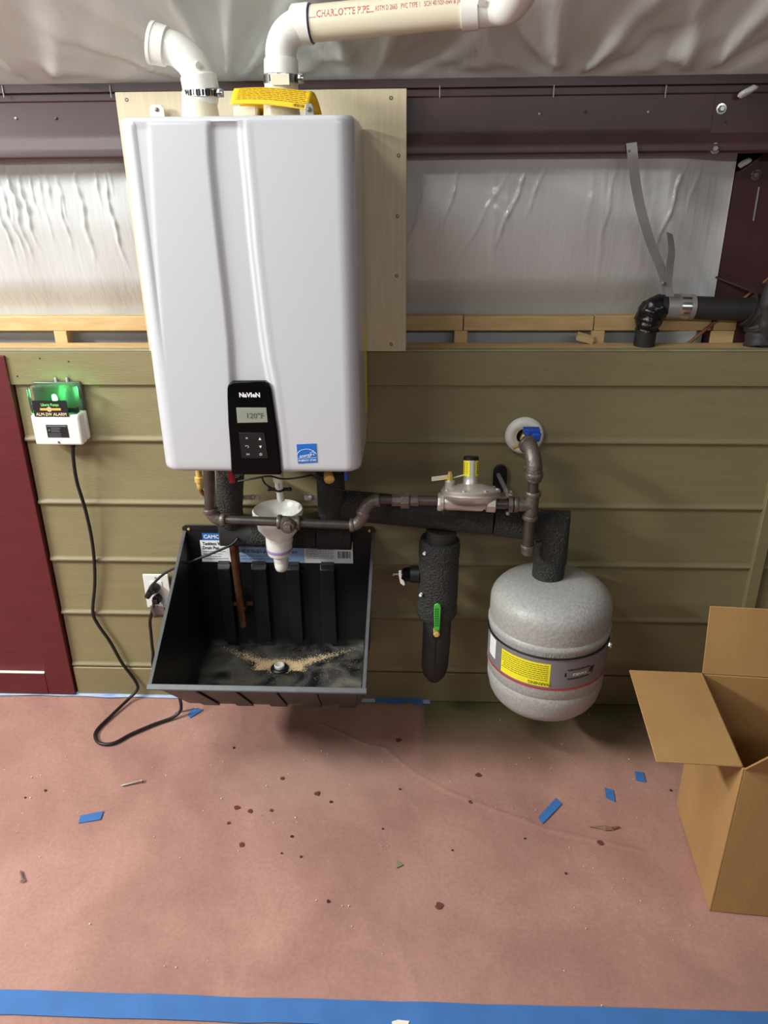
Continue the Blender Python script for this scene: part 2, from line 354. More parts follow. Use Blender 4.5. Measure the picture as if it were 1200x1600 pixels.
def nail(p0, p1, label, r=.0018):
    a = flo(*p0); b = flo(*p1); a.z = floor_z(a.x, a.y)+r; b.z = floor_z(b.x, b.y)+r+.002; d = (b-a).normalized()
    t = thing('nail', label, 'nail', (a+b)/2 - Z_*r, 'stray nails on the floor paper')
    MB().tube([a, a+d*.006, b], [r*.2, r, r], 8).build('shank', M['steelnail'], t)
    MB().lathe(b, d, [(r*2.2, -.0004), (r*2.2, .0012)], 10).build('nail_head', M['steelnail'], t)
nail((189, 1229), (221, 1222), 'bright nail lying sideways on pink paper above the left tape scrap', .0026)
nail((32, 1361), (36, 1378), 'nail pointing towards the camera near the left edge', .0026)
nail((272, 1115), (305, 1108), 'thin nail resting on the tape scrap by the drain pan corner', .0022)

# painter's tape strips
t0, t1 = flo(-60, 1545), flo(1260, 1584)
d = (t1-t0).normalized(); n = V(d.y, -d.x, 0)
def tp(u, v):
    p = t0 + (t1-t0)*u + n*(.049*v) ; e = .0014*noise.noise((u*16, 0, v)); p += n*e; p.z = floor_z(p.x, p.y)+.0016; return p
tp_ = MB().grid(tp, 120, 4); tag(tp_.build('floor_tape', M['tape'], fix=False), 'long blue painters tape strip across the near edge of the floor', 'tape')
def tw(u, v): x = -1.5+1.55*u; return V(x, -.007-.020*v*(.8+.4*noise.noise((x*9, 0, 0))), .0025+.006*(1-v)**2)
tag(MB().grid(tw, 80, 4).build('wall_tape', M['tapeold'], fix=False), 'paint dusted masking tape along the foot of the wall', 'tape')
def tw2(u, v): x = -.118+.145*u; return V(x, -.010-.026*v*(.8+.5*noise.noise((x*25, 0, 0))), .0045+.006*(1-v)**2)
tag(MB().grid(tw2, 24, 4).build('wall_tape', M['tape'], fix=False), 'short vivid blue tape piece at the wall foot under the green handled valve', 'tape')

# ------------------------------------------------------------------ half wall with lap siding
wall = MB().box(-2.3, 1.6, .012, .098, .0, 1.035).build('wall_front', M['dark'], loc=(0, 0, 0)); tag(wall, 'half height wall clad in olive lap siding', kind='structure')
XL, XR = -1.045, 1.6
zs = [.105, .29, .467, .645, .829, .985]
for i, (z0, z1) in enumerate(zip(zs, zs[1:])):
    prof = [(.012, z1+.012), (-.001, z1+.012), (-.0045, z0+.019), (-.0055, z0+.0135), (-.0105, z0+.0095), (-.0118, z0+.006), (-.0100, z0+.002), (-.005, z0), (.012, z0)]
    MB().prism([V(XL, y, z) for y, z in prof], V(XR-XL, 0, 0)).build('siding_plank', M['olive'], wall, smooth=60)
MB().box(XL-.03, XR, -.012, .012, .985, 1.072).build('top_board', M['olive'], wall, bevel=.002)
MB().box(XL, XR, -.012, .012, 0, .103).build('base_board', M['olive'], wall, bevel=.003)
MB().box(XL-.03, XR, -.0135, .0125, 1.0723, 1.0765).build('paint_edge', M['olive2'], wall, bevel=.001)
MB().box(.925, .957, -.020, -.001, .104, .984).build('corner_batten', M['olive'], wall, bevel=.002)
for px, py in ((62, 560), (107, 565), (27, 588)):
    p = at(px, py, -.0125); MB().lathe(p, -Y_, [(.002, -.001), (.002, .0006)], 8).build('nail_hole', M['dark'], wall)
for px, py in ((780, 730), (822, 731)):
    p = at(px, py, -.006); MB().lathe(p, -Y_, [(.006, -.002), (.0055, .004), (.003, .005), (.003, .001)], 12).build('screw_boss', M['olive2'], wall)
p = at(636, 895, -.006)
# red panelled door beside the siding
dx1 = at(117, 1081, -.02).x
door = MB().box(-2.3, dx1-.09, -.006, .011, .03, 1.04).build('door_1', M['red'], loc=(dx1, 0, 0)); tag(door, 'barn red panelled half door left of the siding', kind='structure')
MB().box(dx1-.083, dx1, -.020, .011, .006, 1.062).build('stile', M['red'], door, bevel=.002)
MB().box(-2.3, dx1-.0835, -.020, .011, .006, .082).build('bottom_rail', M['red'], door, bevel=.002)
MB().box(-2.3, dx1-.0835, -.020, .011, .985, 1.062).build('top_rail', M['red'], door, bevel=.002)
db = MB()
db.grid(lambda u, v: V(-2.0+(dx1-.085+2.0)*u, -.0195+.0125*v, .083+.003*math.sin(v*3.1)*(.6+.5*noise.noise((u*30, v*3, 0)))), 60, 5)
db.build('dust_ledge', M['chip'], door, fix=False)

# ------------------------------------------------------------------ wooden plates on top of the wall
tag(MB().box(-2.3, 1.6, .0125, .096, 1.0366, 1.0718).build('top_plate', M['pine'], bevel=.002), 'long flat pine plate capping the olive siding wall', 'timber')
rz0, rz1 = 1.1015, 1.1385
xs_r = [-2.2, at(724, 508, .1).x, at(928, 508, .1).x, at(1152, 508, .1).x]
names = ['long pine rail above the wall running left behind the water heater', 'middle pine rail between the mounting board and the black pipe elbow', 'short pine rail behind the black wrapped pipe elbow']
for i in range(3):
    tag(MB().box(xs_r[i]+.001, xs_r[i+1]-.001, .1, .139, rz0+.0002, rz1+(.001, 0, .001)[i]).build('pine_rail', M['pine'], bevel=.002), names[i], 'timber', 'pine rails above the wall')
for px, lab in ((95, 'pine spacer block under the long rail, left of the water heater'), (720, 'pine spacer block under the rail joint by the mounting board'), (934, 'pine spacer block under the rail left of the black elbow'), (1128, 'pine spacer block under the right end of the short rail')):
    x = at(px, 525, .1).x; w_ = .030 if px > 1100 else .017
    tag(MB().box(x-w_, x+w_, .0985, .137, 1.0, rz0).build('spacer_block', M['pine'], bevel=.0015), lab, 'block', 'pine spacer blocks')
p = at(914, 530, .085); q = MB().obox(p+V(0, 0, .003), V(.021, .0, -.006), V(.002, .009, .003), V(.002, 0, .006)); tag(q.build('wood_offcut', M['pine']), 'small tilted wood offcut beside the spacer block on the plate', 'wood')

# ------------------------------------------------------------------ insulation facing on the outer wall
xi = at(1120, 440, .1).x
wr = []
rr = random.Random(5)
for i in range(40): wr.append((rr.uniform(-1.22, -.58), rr.uniform(1.49, 1.515), rr.uniform(.08, .30), rr.uniform(-.14, -.02), rr.uniform(.0018, .0044), rr.uniform(.003, .0055)))
for x, s, l, a in ((.04, .35, .24, .004), (.10, .3, .2, .006), (.26, .4, .22, .007), (.30, .38, .14, .004), (.62, .22, .22, .007), (.66, .2, .13, .003), (.46, .1, .25, .003), (-.0, .5, .15, .003), (.22, .55, .3, .004)): wr.append((x, 1.5, l, -s*.0+s, a*.6, .005))
for i in range(14): wr.append((rr.uniform(-.05, .72), 1.5, rr.uniform(.15, .35), rr.uniform(-.12, .05), rr.uniform(.0008, .002), rr.uniform(.006, .012)))
NX, NZ, IX0 = 1250, 110, -2.25
gx = np.linspace(IX0, xi, NX)[None, :].repeat(NZ, 0); gz = np.linspace(.86, 1.56, NZ)[:, None].repeat(NX, 1)
wrk = np.zeros_like(gx)
for wx, wz, l, s_, a, wd in wr:
    t = (wz-gz)/l; ok = (t > 0) & (t < 1)
    xc_ = wx + s_*(gz-wz) + .003*np.sin(gz*60+wx*40)
    wrk -= np.where(ok, a*np.exp(-((gx-xc_)/wd)**2)*np.sin(np.pi*np.clip(t+.05, 0, 1))*(1+.35*np.sin(gz*170+wx*90)), 0)
verts = []
for j in range(NZ):
    for i in range(NX):
        x = gx[j, i]; z = gz[j, i]; k = sstep((xi-x)/.16)
        y = .052+(1.5-z)*.27 if z > 1.14 else .052+.36*.27+(1.14-z)*.1
        y -= .030*sstep((z-1.14)/.1)*sstep((1.51-z)/.16)
        y += k*(.008*noise.noise((x*2.3, z*3, 1)) + .003*noise.noise((x*9, z*5, 4)))
        y += wrk[j, i]*sstep((z-1.15)/.03) + .03*sstep((z-1.51)/.03)
        y = .1+(y-.1)*(.0+k)
        if y < .104 and z < 1.17: y = max(y, .142)
        verts.append(V(x, y, z))
wb = MB().add(verts, [(j*NX+i, j*NX+i+1, (j+1)*NX+i+1, (j+1)*NX+i) for j in range(NZ-1) for i in range(NX-1)]).build('wall_back', M['vinyl'], loc=(0, 0, 0), smooth=180, fix=False); MB().box(xi-.10, 1.7, .165, .175, .86, 1.69).build('end_panel', M['iron2'], wb); tag(wb, 'outer wall of shiny white vinyl faced insulation', kind='structure')

# ------------------------------------------------------------------ steel eave girt, column
XE = .90
prof = [(.0, 1.668), (.0, 1.650), (.010, 1.647), (.010, 1.634), (.002, 1.630), (.001, 1.566), (-.001, 1.555), (-.0085, 1.538), (-.0105, 1.531), (-.0105, 1.519), (-.007, 1.514), (.0, 1.513), (.045, 1.513), (.045, 1.518), (.010, 1.52), (.022, 1.56), (.022, 1.668)]
g = thing('eave_girt', 'dark maroon steel girt running across the top of the wall', 'beam', (-.6, .01, 1.513))
MB().prism([V(-2.4, y, z) for y, z in prof], V(XE+2.4, 0, 0)).build('channel', M['iron'], g, smooth=30)
xs2 = at(1105, 240, 0).x
MB().prism([V(xs2, y-.002, z) for y, z in [(.002, 1.629), (.001, 1.560), (.0005, 1.550), (.004, 1.55), (.004, 1.629)]], V(XE-xs2, 0, 0)).build('lap_plate', M['iron'], g, smooth=30)
for px, py in ((1127, 170), (1117, 232)):
    p = at(px, py, -.001 if py < 200 else -.0085); b = MB(); b.lathe(p, -Y_, [(.011, -.001), (.011, .0015), (.0075, .0016)], 20); b.lathe(p, -Y_, [(.0072, .001), (.0072, .006), (.005, .008)], 6)
    b.build('bolt', M['chrome'], g)
for px, py in ((25, 185), (88, 185), (843, 178), (915, 175), (1013, 175), (1133, 190)):
    p = at(px, py, .001); MB().lathe(p, -Y_, [(.0035, -.001), (.003, .002), (.001, .003)], 10).build('rivet', M['zinc' if px in (25, 843, 1013) else 'iron'], g)
for px in (5, 173, 687, 865, 1040):
    p = at(px, 143, -.001); MB().box(p.x-.0009, p.x+.0009, -.003, .0, p.z-.012, p.z+.012).build('banding_pin', M['zinc'], g)

cx = at(1149, 274, .1).x
co = thing('steel_column', 'dark red steel frame column at the right end of the wall', 'column', (cx+.1, .1, 0))
MB().prism([V(cx, .155, 1.0), V(cx, .100, 1.0), V(cx, .100, 1.466), V(cx, .155, 1.432)], V(.008, 0, 0)).build('web_edge', M['iron2'], co)
pl = [V(cx-.0, .1005, 1.0), V(cx+.35, .1005, 1.0), V(cx+.35, .1005, 1.69), at(1200, 236, .1005), at(1149, 272, .1005)]
pl[2] = V(cx+.35, .1005, pl[3].z+.2)
MB().prism(pl, V(0, .008, 0)).build('face_plate', M['iron2'], co)
a, b = at(1149, 272, .1), at(1215, 225, .1)
MB().obox((a+b)/2+V(0, -.008, .002), (b-a)/2, V(0, .012, 0), V(0, 0, .003)).build('rafter_edge', M['iron'], co)
p = at(1181, 273, .0995); b = MB(); b.lathe(p, -Y_, [(.012, -.001), (.012, .002), (.008, .002)], 20); b.lathe(p, -Y_, [(.009, .001), (.009, .010), (.006, .012)], 6); b.build('bolt', M['iron_fit'], co)
a, b = at(1186, 292, .0995), at(1177, 345, .0995); MB().obox((a+b)/2, (b-a)/2, X_*.0016, Y_*.001).build('slot', M['zinc'], co)
a, b, c, e = at(1118, 432, .098), at(1165, 428, .098), at(1212, 446, .094), at(1205, 466, .07)
MB().prism([a, b, c, e, at(1160, 448, .07)], V(0, .0, -.004)).build('clip_angle', M['iron'], co)

def crumple(c, sx, sz, label, seed):
    m = MB(); k = 9
    def f(u, v):
        t = 2*math.pi*u; r = 1+.35*noise.noise((math.cos(t)*1.6+seed, math.sin(t)*1.6, v*2)); s_ = math.sin(math.pi*v)
        return c + V(math.cos(t)*s_*sx*r + (v-.5)*sx*1.1, math.sin(t)*s_*.012*r, (v-.5)*2*sz + .3*sz*math.cos(t)*s_)
    m.grid(f, 18, 11, True); return tag(m.build('vinyl_scrap', M['vinyl'], smooth=60), label, 'plastic', 'white vinyl tufts by the column')
crumple(at(1168, 143, -.022), .020, .013, 'white vinyl tuft sticking out above the girt bolts', 2)
crumple(at(1164, 254, .075), .013, .012, 'white vinyl tuft under the girt end at the column', 5)

# ------------------------------------------------------------------ ceiling insulation
pins = [(at(345, 130, 0).x, 16, .009, .3), (at(880, 125, 0).x, 9, .011, 1.0), (at(70, 125, 0).x, 7, .006, .6), (at(1090, 125, 0).x, 8, .009, 2.0), (at(560, 125, 0).x, 8, .007, 1.5), (-1.6, 8, .008, 0), (1.5, 8, .008, 0)]
def ce(u, v):
    x = -2.6+5.2*u; yy = v**1.5; y = .12-2.5*yy; t = .12-y
    z = 1.664 + .58*max(0, t-.115) + .3*max(0, t-.5); f0 = sstep((t-.115)/.06)
    z += f0*(.022*noise.noise((x*1.7, y*1.9, 5))*sstep(t/.3) + .010*noise.noise((x*5+y*3, y*4, 2)) + .0025*noise.noise((x*17+y*9, y*6, 8)))
    for px, k, a, ph in pins:
        dx = x-px; dy = t-.10; r = math.hypot(dx, dy)
        if r < .8:
            th_ = math.atan2(dx, abs(dy)+.03)*k+ph+noise.noise((x*3, y*3, px))*2
            z += 1.15*f0*a*(math.sin(th_)+.4*math.sin(2.3*th_+1))*math.exp(-(r/.32)**2)*sstep(r/.07)
    return V(x, y, z)
ceil = MB().grid(ce, 420, 150).build('ceiling', M['ceilvinyl'], loc=(0, 0, 0), smooth=180, fix=False); tag(ceil, 'sagging white vinyl faced roof insulation', kind='structure')

# ------------------------------------------------------------------ plywood mounting board
BL, BR, BZ0, BZ1 = at(179, 141, -.025).x, at(635, 300, -.025).x, at(634, 549, -.025).z, at(636, 138, -.025).z
bd = thing('mounting_board', 'pale whitewashed plywood board behind the water heater', 'board', ((BL+BR)/2, -.017, BZ0))
MB().box(BL, BR, -.026, -.014, BZ0, BZ1).build('panel', M['ply'], bd, bevel=.0012)
MB().box(BL+.05, BR-.05, -.0138, -.0125, BZ0+.05, BZ1-.04).build('back_cleat', M['pine'], bd)
for px, py in ((198, 156), (611, 153), (623, 243), (621, 338), (620, 431), (611, 538)):
    p = at(px, py, -.026); MB().lathe(p, -Y_, [(.0045, -.002), (.0042, .0004), (.002, .0005), (.0015, -.001)], 12).build('screw', M['iron_fit'], bd)

# ------------------------------------------------------------------ tankless water heater
HL, HR, HZ0, HZ1, HF = -.5595, -.1205, .8795, 1.580, -.356
h = thing('water_heater', 'tall white wall hung tankless water heater with black control panel', 'water heater', ((HL+HR)/2, -.2, HZ0))
def curve(pxs):
    P = [at(a, b, HF) for a, b in pxs]; P.sort(key=lambda q: q.z); zz = [q.z for q in P]; xx = [q.x for q in P]
    return lambda z: float(np.interp(z, zz, xx))
xl = curve([(320, 178), (323, 250), (331, 330), (340, 410), (348, 480), (354, 540), (357, 600), (358, 640), (362, 745)])
xr = curve([(373, 178), (378, 240), (385, 310), (392, 390), (399, 450), (406, 510), (413, 560), (421, 600), (432, 680), (438, 745)])
xf = curve([(232, 178), (236, 260), (243, 380), (250, 480), (258, 590), (275, 745)])
def recess(x, z):
    d = .0085*sstep((x-xl(z))/.016)*(.55*sstep((xr(z)-x)/.006)+.45*sstep((xr(z)+.011-x)/.006))*sstep((1.571-z)/.008)
    d += .0055*sstep((xf(z)+.004-x)/.010)*(.35+.65*max(0, (xf(z)-x)/.10))*sstep((1.571-z)/.008)
    d += .0008*sstep((x-xr(z)-.016)/.01)*sstep((1.571-z)/.008)*sstep((xr(z)+.2-x)/.2)
    return d
def section(yb, yf, w, rad, nf):
    S = [(-w/2, yb, 0), (-w/2, yb+(yf+rad-yb)*.5, 0)]
    for i in range(7): a = math.pi/2*i/6; S.append((-w/2+rad-rad*math.cos(a), yf+rad-rad*math.sin(a), 0))
    for i in range(1, nf): S.append((-w/2+rad+(w-2*rad)*i/nf, yf, 1))
    for i in range(7): a = math.pi/2*i/6; S.append((w/2-rad+rad*math.sin(a), yf+rad-rad*math.cos(a), 0))
    S += [(w/2, yb+(yf+rad-yb)*.5, 0), (w/2, yb, 0)]; return S
xc = (HL+HR)/2; W_ = HR-HL
def shell(yb, yf, w, rad, nf, z0, z1, rt, rb, nz, disp):
    S = section(yb, yf, w, rad, nf); rows = []
    for i in range(5): a = math.pi/2*i/4; rows.append((z0+rb-rb*math.cos(a), rb*(1-math.sin(a))))
    for i in range(1, nz): rows.append((z0+rb+(z1-rt-z0-rb)*i/nz, 0))
    for i in range(5): a = math.pi/2*i/4; rows.append((z1-rt+rt*math.sin(a), rt*(1-math.cos(a))))
    m = MB(); vs = []; n = len(S)
    for z, e in rows:
        for x, y, fr in S:
            X = xc + x*(w/2-e)/(w/2); Y = yb+(y-yb)*(abs(yf-yb)-e)/abs(yf-yb)
            if fr and disp: Y += disp(X, z)*(1 if e < .004 else .3)
            vs.append(V(X, Y, z))
    fs = [(r*n+k, r*n+k+1, (r+1)*n+k+1, (r+1)*n+k) for r in range(len(rows)-1) for k in range(n-1)]
    fs += [tuple(range(n)), tuple((len(rows)-1)*n+k for k in range(n))] + [(r*n, (r+1)*n, (r+1)*n+n-1, r*n+n-1) for r in range(len(rows)-1)]
    return m.add(vs, fs)
shell(-.165, HF, W_, .032, 120, HZ0, HZ1, .009, .014, 90, recess).build('front_cover', M['white'], h, smooth=50)
body = shell(-.034, -.172, W_-.008, .004, 4, HZ0+.012, HZ1-.006, .003, .004, 2, None).build('body', M['white'], h, smooth=40)
# side rail and labels on the right face
xs_ = HR-.004
MB().box(xs_-.002, xs_+.0025, -.156, -.150, HZ0+.03, HZ1-.03).build('side_seam', M['white'], h, bevel=.001)
MB().box(xs_, xs_+.0012, -.147, -.050, HZ0+.06, 1.16).build('side_label', M['yellow2'], h)
tag(h.children[-1], 'yellow warning label')
# console
def cpoly(Y):
    px = [(362, 741), (360, 700), (357, 660), (355.5, 620), (355.5, 606), (358, 599), (364, 595.5), (414, 595.5), (420, 599), (423.5, 607), (427, 630), (433, 670), (437, 705), (440, 741)]
    return [V(at(a, b, HF).x, Y, at(a, b, HF).z) for a, b in px]
con = MB().prism(cpoly(HF+.012), V(0, -.0165, 0)).build('control_panel', M['blackgloss'], h, bevel=.0035, seg=3)
YF = HF-.0052
def q4(pxs, Y): return [at(a, b, Y) for a, b in pxs]
MB().prism(q4([(369, 637), (416, 637), (418.5, 660), (371, 661)], YF), V(0, .004, 0)).build('display', M['lcd'], con, bevel=.0005)
t = MB(); t.text('120°F', at(398, 650, YF-.0006), X_, Z_, .0165, .012); t.build('display_digits', M['lcdink'], con, smooth=0)
t = MB(); t.text('NaVIeN', at(390, 617.5, YF-.0008), X_, Z_, .0135, .045); t.build('logo', M['paper'], con, smooth=0)
kp = at(395, 697, YF); kpd = MB().prism(q4([(373, 676), (413, 676), (419, 716), (378, 716)], YF), V(0, -.0008, 0)).build('keypad', M['black'], con, bevel=.0004)
t = MB()
def icon(px, py, kind):
    c = at(px, py, YF-.0014); s = .0030
    if kind == 'up': t.add([c+V(-s, 0, -s), c+V(s, 0, -s), c+V(0, 0, s)], [(0, 1, 2)])
    elif kind == 'dn': t.add([c+V(-s, 0, s), c+V(0, 0, -s), c+V(s, 0, s)], [(0, 1, 2)])
    elif kind == 'M': t.text('M', c, X_, Z_, .0062)
    elif kind == 'OK': t.text('OK', c, X_, Z_, .0055)
    elif kind in ('pw', 'bk'):
        for i in range(10):
            a0, a1 = (math.radians(-240+30*i) if kind == 'pw' else math.radians(150-24*i) for i in (i, i+1))
            t.quad(*[c+V(math.cos(a)*r*s, 0, math.sin(a)*r*s) for a, r in ((a0, .75), (a1, .75), (a1, 1), (a0, 1))])
        if kind == 'pw': t.quad(c+V(-.12*s, 0, 0), c+V(.12*s, 0, 0), c+V(.12*s, 0, 1.15*s), c+V(-.12*s, 0, 1.15*s))
        else: t.add([c+V(-1.5*s, 0, .3*s), c+V(-.5*s, 0, .3*s), c+V(-1*s, 0, 1.1*s)], [(0, 1, 2)])
for a in ((385.5, 685, 'M'), (406, 685.5, 'up'), (386.5, 698, 'bk'), (407, 698.5, 'dn'), (387.5, 710, 'OK'), (407.5, 710, 'pw')): icon(*a)
tag(t.build('key_symbols', M['paper'], kpd, smooth=0), kind='stuff')
# energy sticker
yS = HF+.0006-.0014
st = MB().prism(q4([(463.3, 694.6), (493.8, 693.2), (495.4, 722.5), (465.6, 724)], yS), V(0, .0012, 0)).build('energy_sticker', M['esblue'], h)
t = MB(); c = at(479.5, 712.5, yS-.0006)
for i in range(16):
    a0, a1 = (math.radians(168-9.5*j) for j in (i, i+1)); R0, R1 = .0212, .0226
    t.quad(*[c+V(math.cos(a)*r*.98, 0, math.sin(a)*r*.72) for a, r in ((a0, R0), (a1, R0), (a1, R1), (a0, R1))])
t.text('energy', c+V(-.0028, 0, .0012), V(1, 0, .18), Z_, .0098, .012)
s0 = c+V(.0128, 0, .0062)
star = [s0+V(math.sin(2*math.pi*i/10)*(.0066 if i % 2 == 0 else .003), 0, math.cos(2*math.pi*i/10)*(.0066 if i % 2 == 0 else .003)) for i in range(10)]
star2 = [s0+(q-s0)*.72 for q in star]
for i in range(10): t.quad(star[i], star[(i+1) % 10], star2[(i+1) % 10], star2[i])
a, b = at(465.6, 715.8, yS-.0006), at(494.6, 714.6, yS-.0006); t.quad(a, b, b-Z_*.0009, a-Z_*.0009)
t.text('ENERGY STAR', at(480.4, 719.4, yS-.0006), (b-a), Z_, .0062, .02); t.build('sticker_print', M['paper'], st, smooth=0)
# mounting brackets on top and the vent collars
for px, by, wd in ((245, -.045, .016), (483, -.332, .0085)):
    a = at(px, 172, by); z0 = HZ1-.03
    b = MB(); b.prism([V(a.x-wd, by, z0), V(a.x+wd, by, z0), V(a.x+wd, by, a.z+.003), V(a.x+wd*.6, by, a.z+.011), V(a.x-wd*.6, by, a.z+.011), V(a.x-wd, by, a.z+.003)], V(0, .004, 0))
    k = b.build('mounting_bracket', M['whiteplastic' if px < 300 else 'zinc'], h, bevel=.0008)
    MB().lathe(V(a.x, by-.0005, a.z+.001), -Y_, [(.0045, 0), (.0045, .002), (.0025, .003)], 6).build('bracket_bolt', M['iron_fit'], k)
VY = -.26
iz = at(313, 175, VY); ez = at(440, 172, VY)
MB().lathe(V(iz.x, VY, HZ1-.007), Z_, [(.048, 0), (.048, .008), (.036, .010), (.031, .055)], 40).build('intake_collar', M['cream'], h)
MB().lathe(V(ez.x, VY, HZ1-.007), Z_, [(.048, 0), (.048, .008), (.036, .010), (.031, .055)], 40).build('exhaust_collar', M['cream'], h)
MB().box(ez.x-.09, ez.x-.045, VY-.02, VY+.03, HZ1-.007, HZ1+.02).build('junction_block', M['cream'], h, bevel=.003)
# fittings under the heater
bl = at(514, 744, -.2); MB().lathe(bl+V(0, 0, -.004), V(.2, -.9, -.3), [(.004, -.03), (.010, -.02), (.013, 0), (.013, .008), (.006, .010)], 8).build('brass_fitting', M['brass'], h)
p = at(362, 748, -.2); MB().tube([p+Z_*.03, p+Z_*.0, p-Z_*.010], [.009, .0085, .007], 12).build('valve_handle', M['redplastic'], h, bevel=.001); tag(h.children[-1], 'red valve handle')
p = at(541, 745, -.2); MB().box(p.x-.004, p.x+.004, p.y-.01, p.y+.01, p.z-.006, p.z+.02).build('valve_handle', M['blue'], h, bevel=.001); tag(h.children[-1], 'blue valve handle')
p = at(312, 753, -.17); b = MB(); b.lathe(p+Z_*.035, -Z_, [(.008, 0), (.008, .02), (.012, .022), (.012, .034), (.009, .036), (.009, .050), (.005, .055)], 12); b.build('drain_valve', M['brass'], h)
b = MB(); b.tube(spline([p-Z_*.018, p+V(.004, 0, -.03), p+V(.016, .01, -.052)]), .005, 10); b.build('drain_stub', M['copper'], h)

# ------------------------------------------------------------------ vent pipes
vi = thing('intake_elbow', 'white pvc elbow with open mouth on top left of the water heater', 'pipe', (iz.x, VY, HZ1+.05))
R_ = .0335
pth = spline([at(314.5, 138, VY), at(310, 118, VY), at(297, 95, VY), at(276, 78, VY), at(256, 72, VY)], 6)
MB().tube(pth, R_*.90, 28).build('bend', M['pvc'], vi)
a, b = at(314, 140, VY), at(309.5, 117, VY); MB().lathe(a, b-a, [(.030, -.004), (R_*1.04, -.002), (R_*1.02, (b-a).length*.9), (R_*.9, (b-a).length*1.08)], 32).build('hub', M['pvc'], vi)
a, b = at(260, 73, VY), at(236, 66.5, VY); L_ = (b-a).length
MB().lathe(a, b-a, [(R_*.86, -.004), (R_*1.03, 0), (R_*1.06, L_*.75), (R_*1.10, L_*.78), (R_*1.10, L_), (R_*.92, L_), (R_*.86, L_*.2), (.01, L_*.15)], 32).build('mouth_hub', M['pvc'], vi)
c = at(309, 101, VY-.031); MB().lathe(c, c-at(297, 95, VY), [(.006, -.004), (.006, .0025), (.004, .003)], 12).build('gate_mark', M['pvc'], vi)
def clamp(name, px, py, r, hgt, label, screwpx, slots):
    c = at(px, py, VY); k = thing(name, label, 'clamp', c-Z_*hgt/2, 'vent pipe clamps')
    MB().lathe(c-Z_*hgt/2, Z_, [(r, 0), (r+.0012, 0), (r+.0012, hgt), (r, hgt)], 40, cap=False).build('band', M['chrome'], k)
    sm = MB()
    for i in range(slots):
        a = math.radians(-150+120*i/(slots-1)); d = V(math.cos(a), math.sin(a), 0); tdir = V(-d.y, d.x, 0)
        sm.obox(c+d*(r+.0012), tdir*.0011*random.uniform(.8, 2.2), d*.0005, Z_*hgt*.40)
    tag(sm.build('band_slots', M['dark'], k), kind='stuff')
    s = c+V(r+.006, -.012, 0); MB().box(s.x-.004, s.x+.005, s.y-.006, s.y+.012, s.z-hgt*.55, s.z+hgt*.55).build('screw_housing', M['zinc'], k, bevel=.001)
    MB().lathe(s+V(.001, -.006, 0), -Y_, [(.0055, 0), (.0055, .005), (.003, .006)], 6).build('clamp_screw', M['chrome'], k)
MB().lathe(at(314.5, 152, VY), Z_, [(.0305, -.012), (.0325, -.004), (.0325, .016)], 36, cap=False).build('boot', M['pvc'], vi)
clamp('hose_clamp', 314.5, 146.5, .0332, .0125, 'slotted steel clamp around the intake elbow base', 335, 13)

vx = thing('exhaust_pipe', 'cream plastic vent pipe with white elbows and red printing', 'pipe', (ez.x, VY, HZ1+.05))
a, b = at(439.5, 114, VY), at(439, 92, VY); MB().lathe(a, b-a, [(.030, -.004), (R_*.97, -.002), (R_*.95, (b-a).length*.9), (R_*.86, (b-a).length*1.1)], 32).build('hub', M['pvc'], vx)
e0, e1 = at(486, 37, VY), at(722, 15, VY-.035); dr = (e1-e0).normalized()
bend = spline([at(439, 94, VY), at(439.5, 76, VY), at(447, 56, VY), at(463, 43, VY), e0-dr*.004], 7)
MB().tube(bend, [R_*.86+.0015*i/len(bend) for i in range(len(bend))], 28).build('bend', M['pvc'], vx)
MB().lathe(e0-dr*.032, dr, [(R_*.90, -.003), (R_*1.02, .001), (R_*1.02, .032), (R_*.9, .032)], 32).build('hub', M['pvc'], vx)
MB().lathe(e0, dr, [(R_*.945, -.002), (R_*.945, .003)], 32).build('primer_ring', mat('purple_primer', (58, 42, 96), .5), vx)
RP = .0303
MB().tube([e0-dr*.01, e1+dr*.004], RP, 40).build('straight_pipe', M['cream'], vx)
MB().lathe(e1-dr*.001, dr, [(R_*.9, 0), (R_*1.03, .001), (R_*1.03, .030), (R_*.92, .031)], 32).build('hub', M['pvc'], vx)
u2 = Z_ - dr*dr.z; u2.normalize(); s2 = dr.cross(u2)        # s2 points into or out of the wall
if s2.y > 0: s2 = -s2
def onpipe(x, y):
    th = math.radians(58) + y/RP - .36
    return e0 + dr*(.004+x) + (s2*math.cos(th-.35) + u2*math.sin(th-.35))*(RP+.0003)
t = MB(); t.text('.....CHARLOTTE PIPE...', 0*X_, X_, Z_, .0175, .012, 'LEFT', lambda x, y: onpipe(x, y), .72)
t.text('ASTM D 2665   PVC TYPE 1   SCH 40 NSF-dwv & pw-rr 2', 0*X_, X_, Z_, .0125, 0, 'LEFT', lambda x, y: onpipe(x+.122, y), .56)
t.build('pipe_print', M['inkred'], vx, smooth=0)
k0 = e1+dr*.028; k1 = k0+dr*.03; k2 = k1+dr*.03+V(0, -.035, .004); k3 = k2+V(.03, -.16, .06)
MB().tube(spline([k0, k1, k2, k3], 7), R_*.93, 28).build('bend', M['pvc'], vx)
c = at(752, 3, VY-.075); MB().lathe(c, V(.2, -.8, -.4), [(.007, -.004), (.007, .002), (.0045, .0022)], 14).build('gate_mark', M['pvc'], vx)
clamp('hose_clamp', 439.5, 124, .0325, .0145, 'steel clamp with screw around the exhaust pipe base', 468, 5)
MB().lathe(at(439.5, 132, VY), Z_, [(.030, -.016), (.0318, -.01), (.0318, .016)], 36, cap=False).build('boot', M['cream'], vx)
c = at(438, 124, VY-.0335); MB().box(c.x-.017, c.x+.017, c.y-.0012, c.y+.002, c.z-.0095, c.z+.0095).build('joint_tab', M['cream'], vx, bevel=.0005)
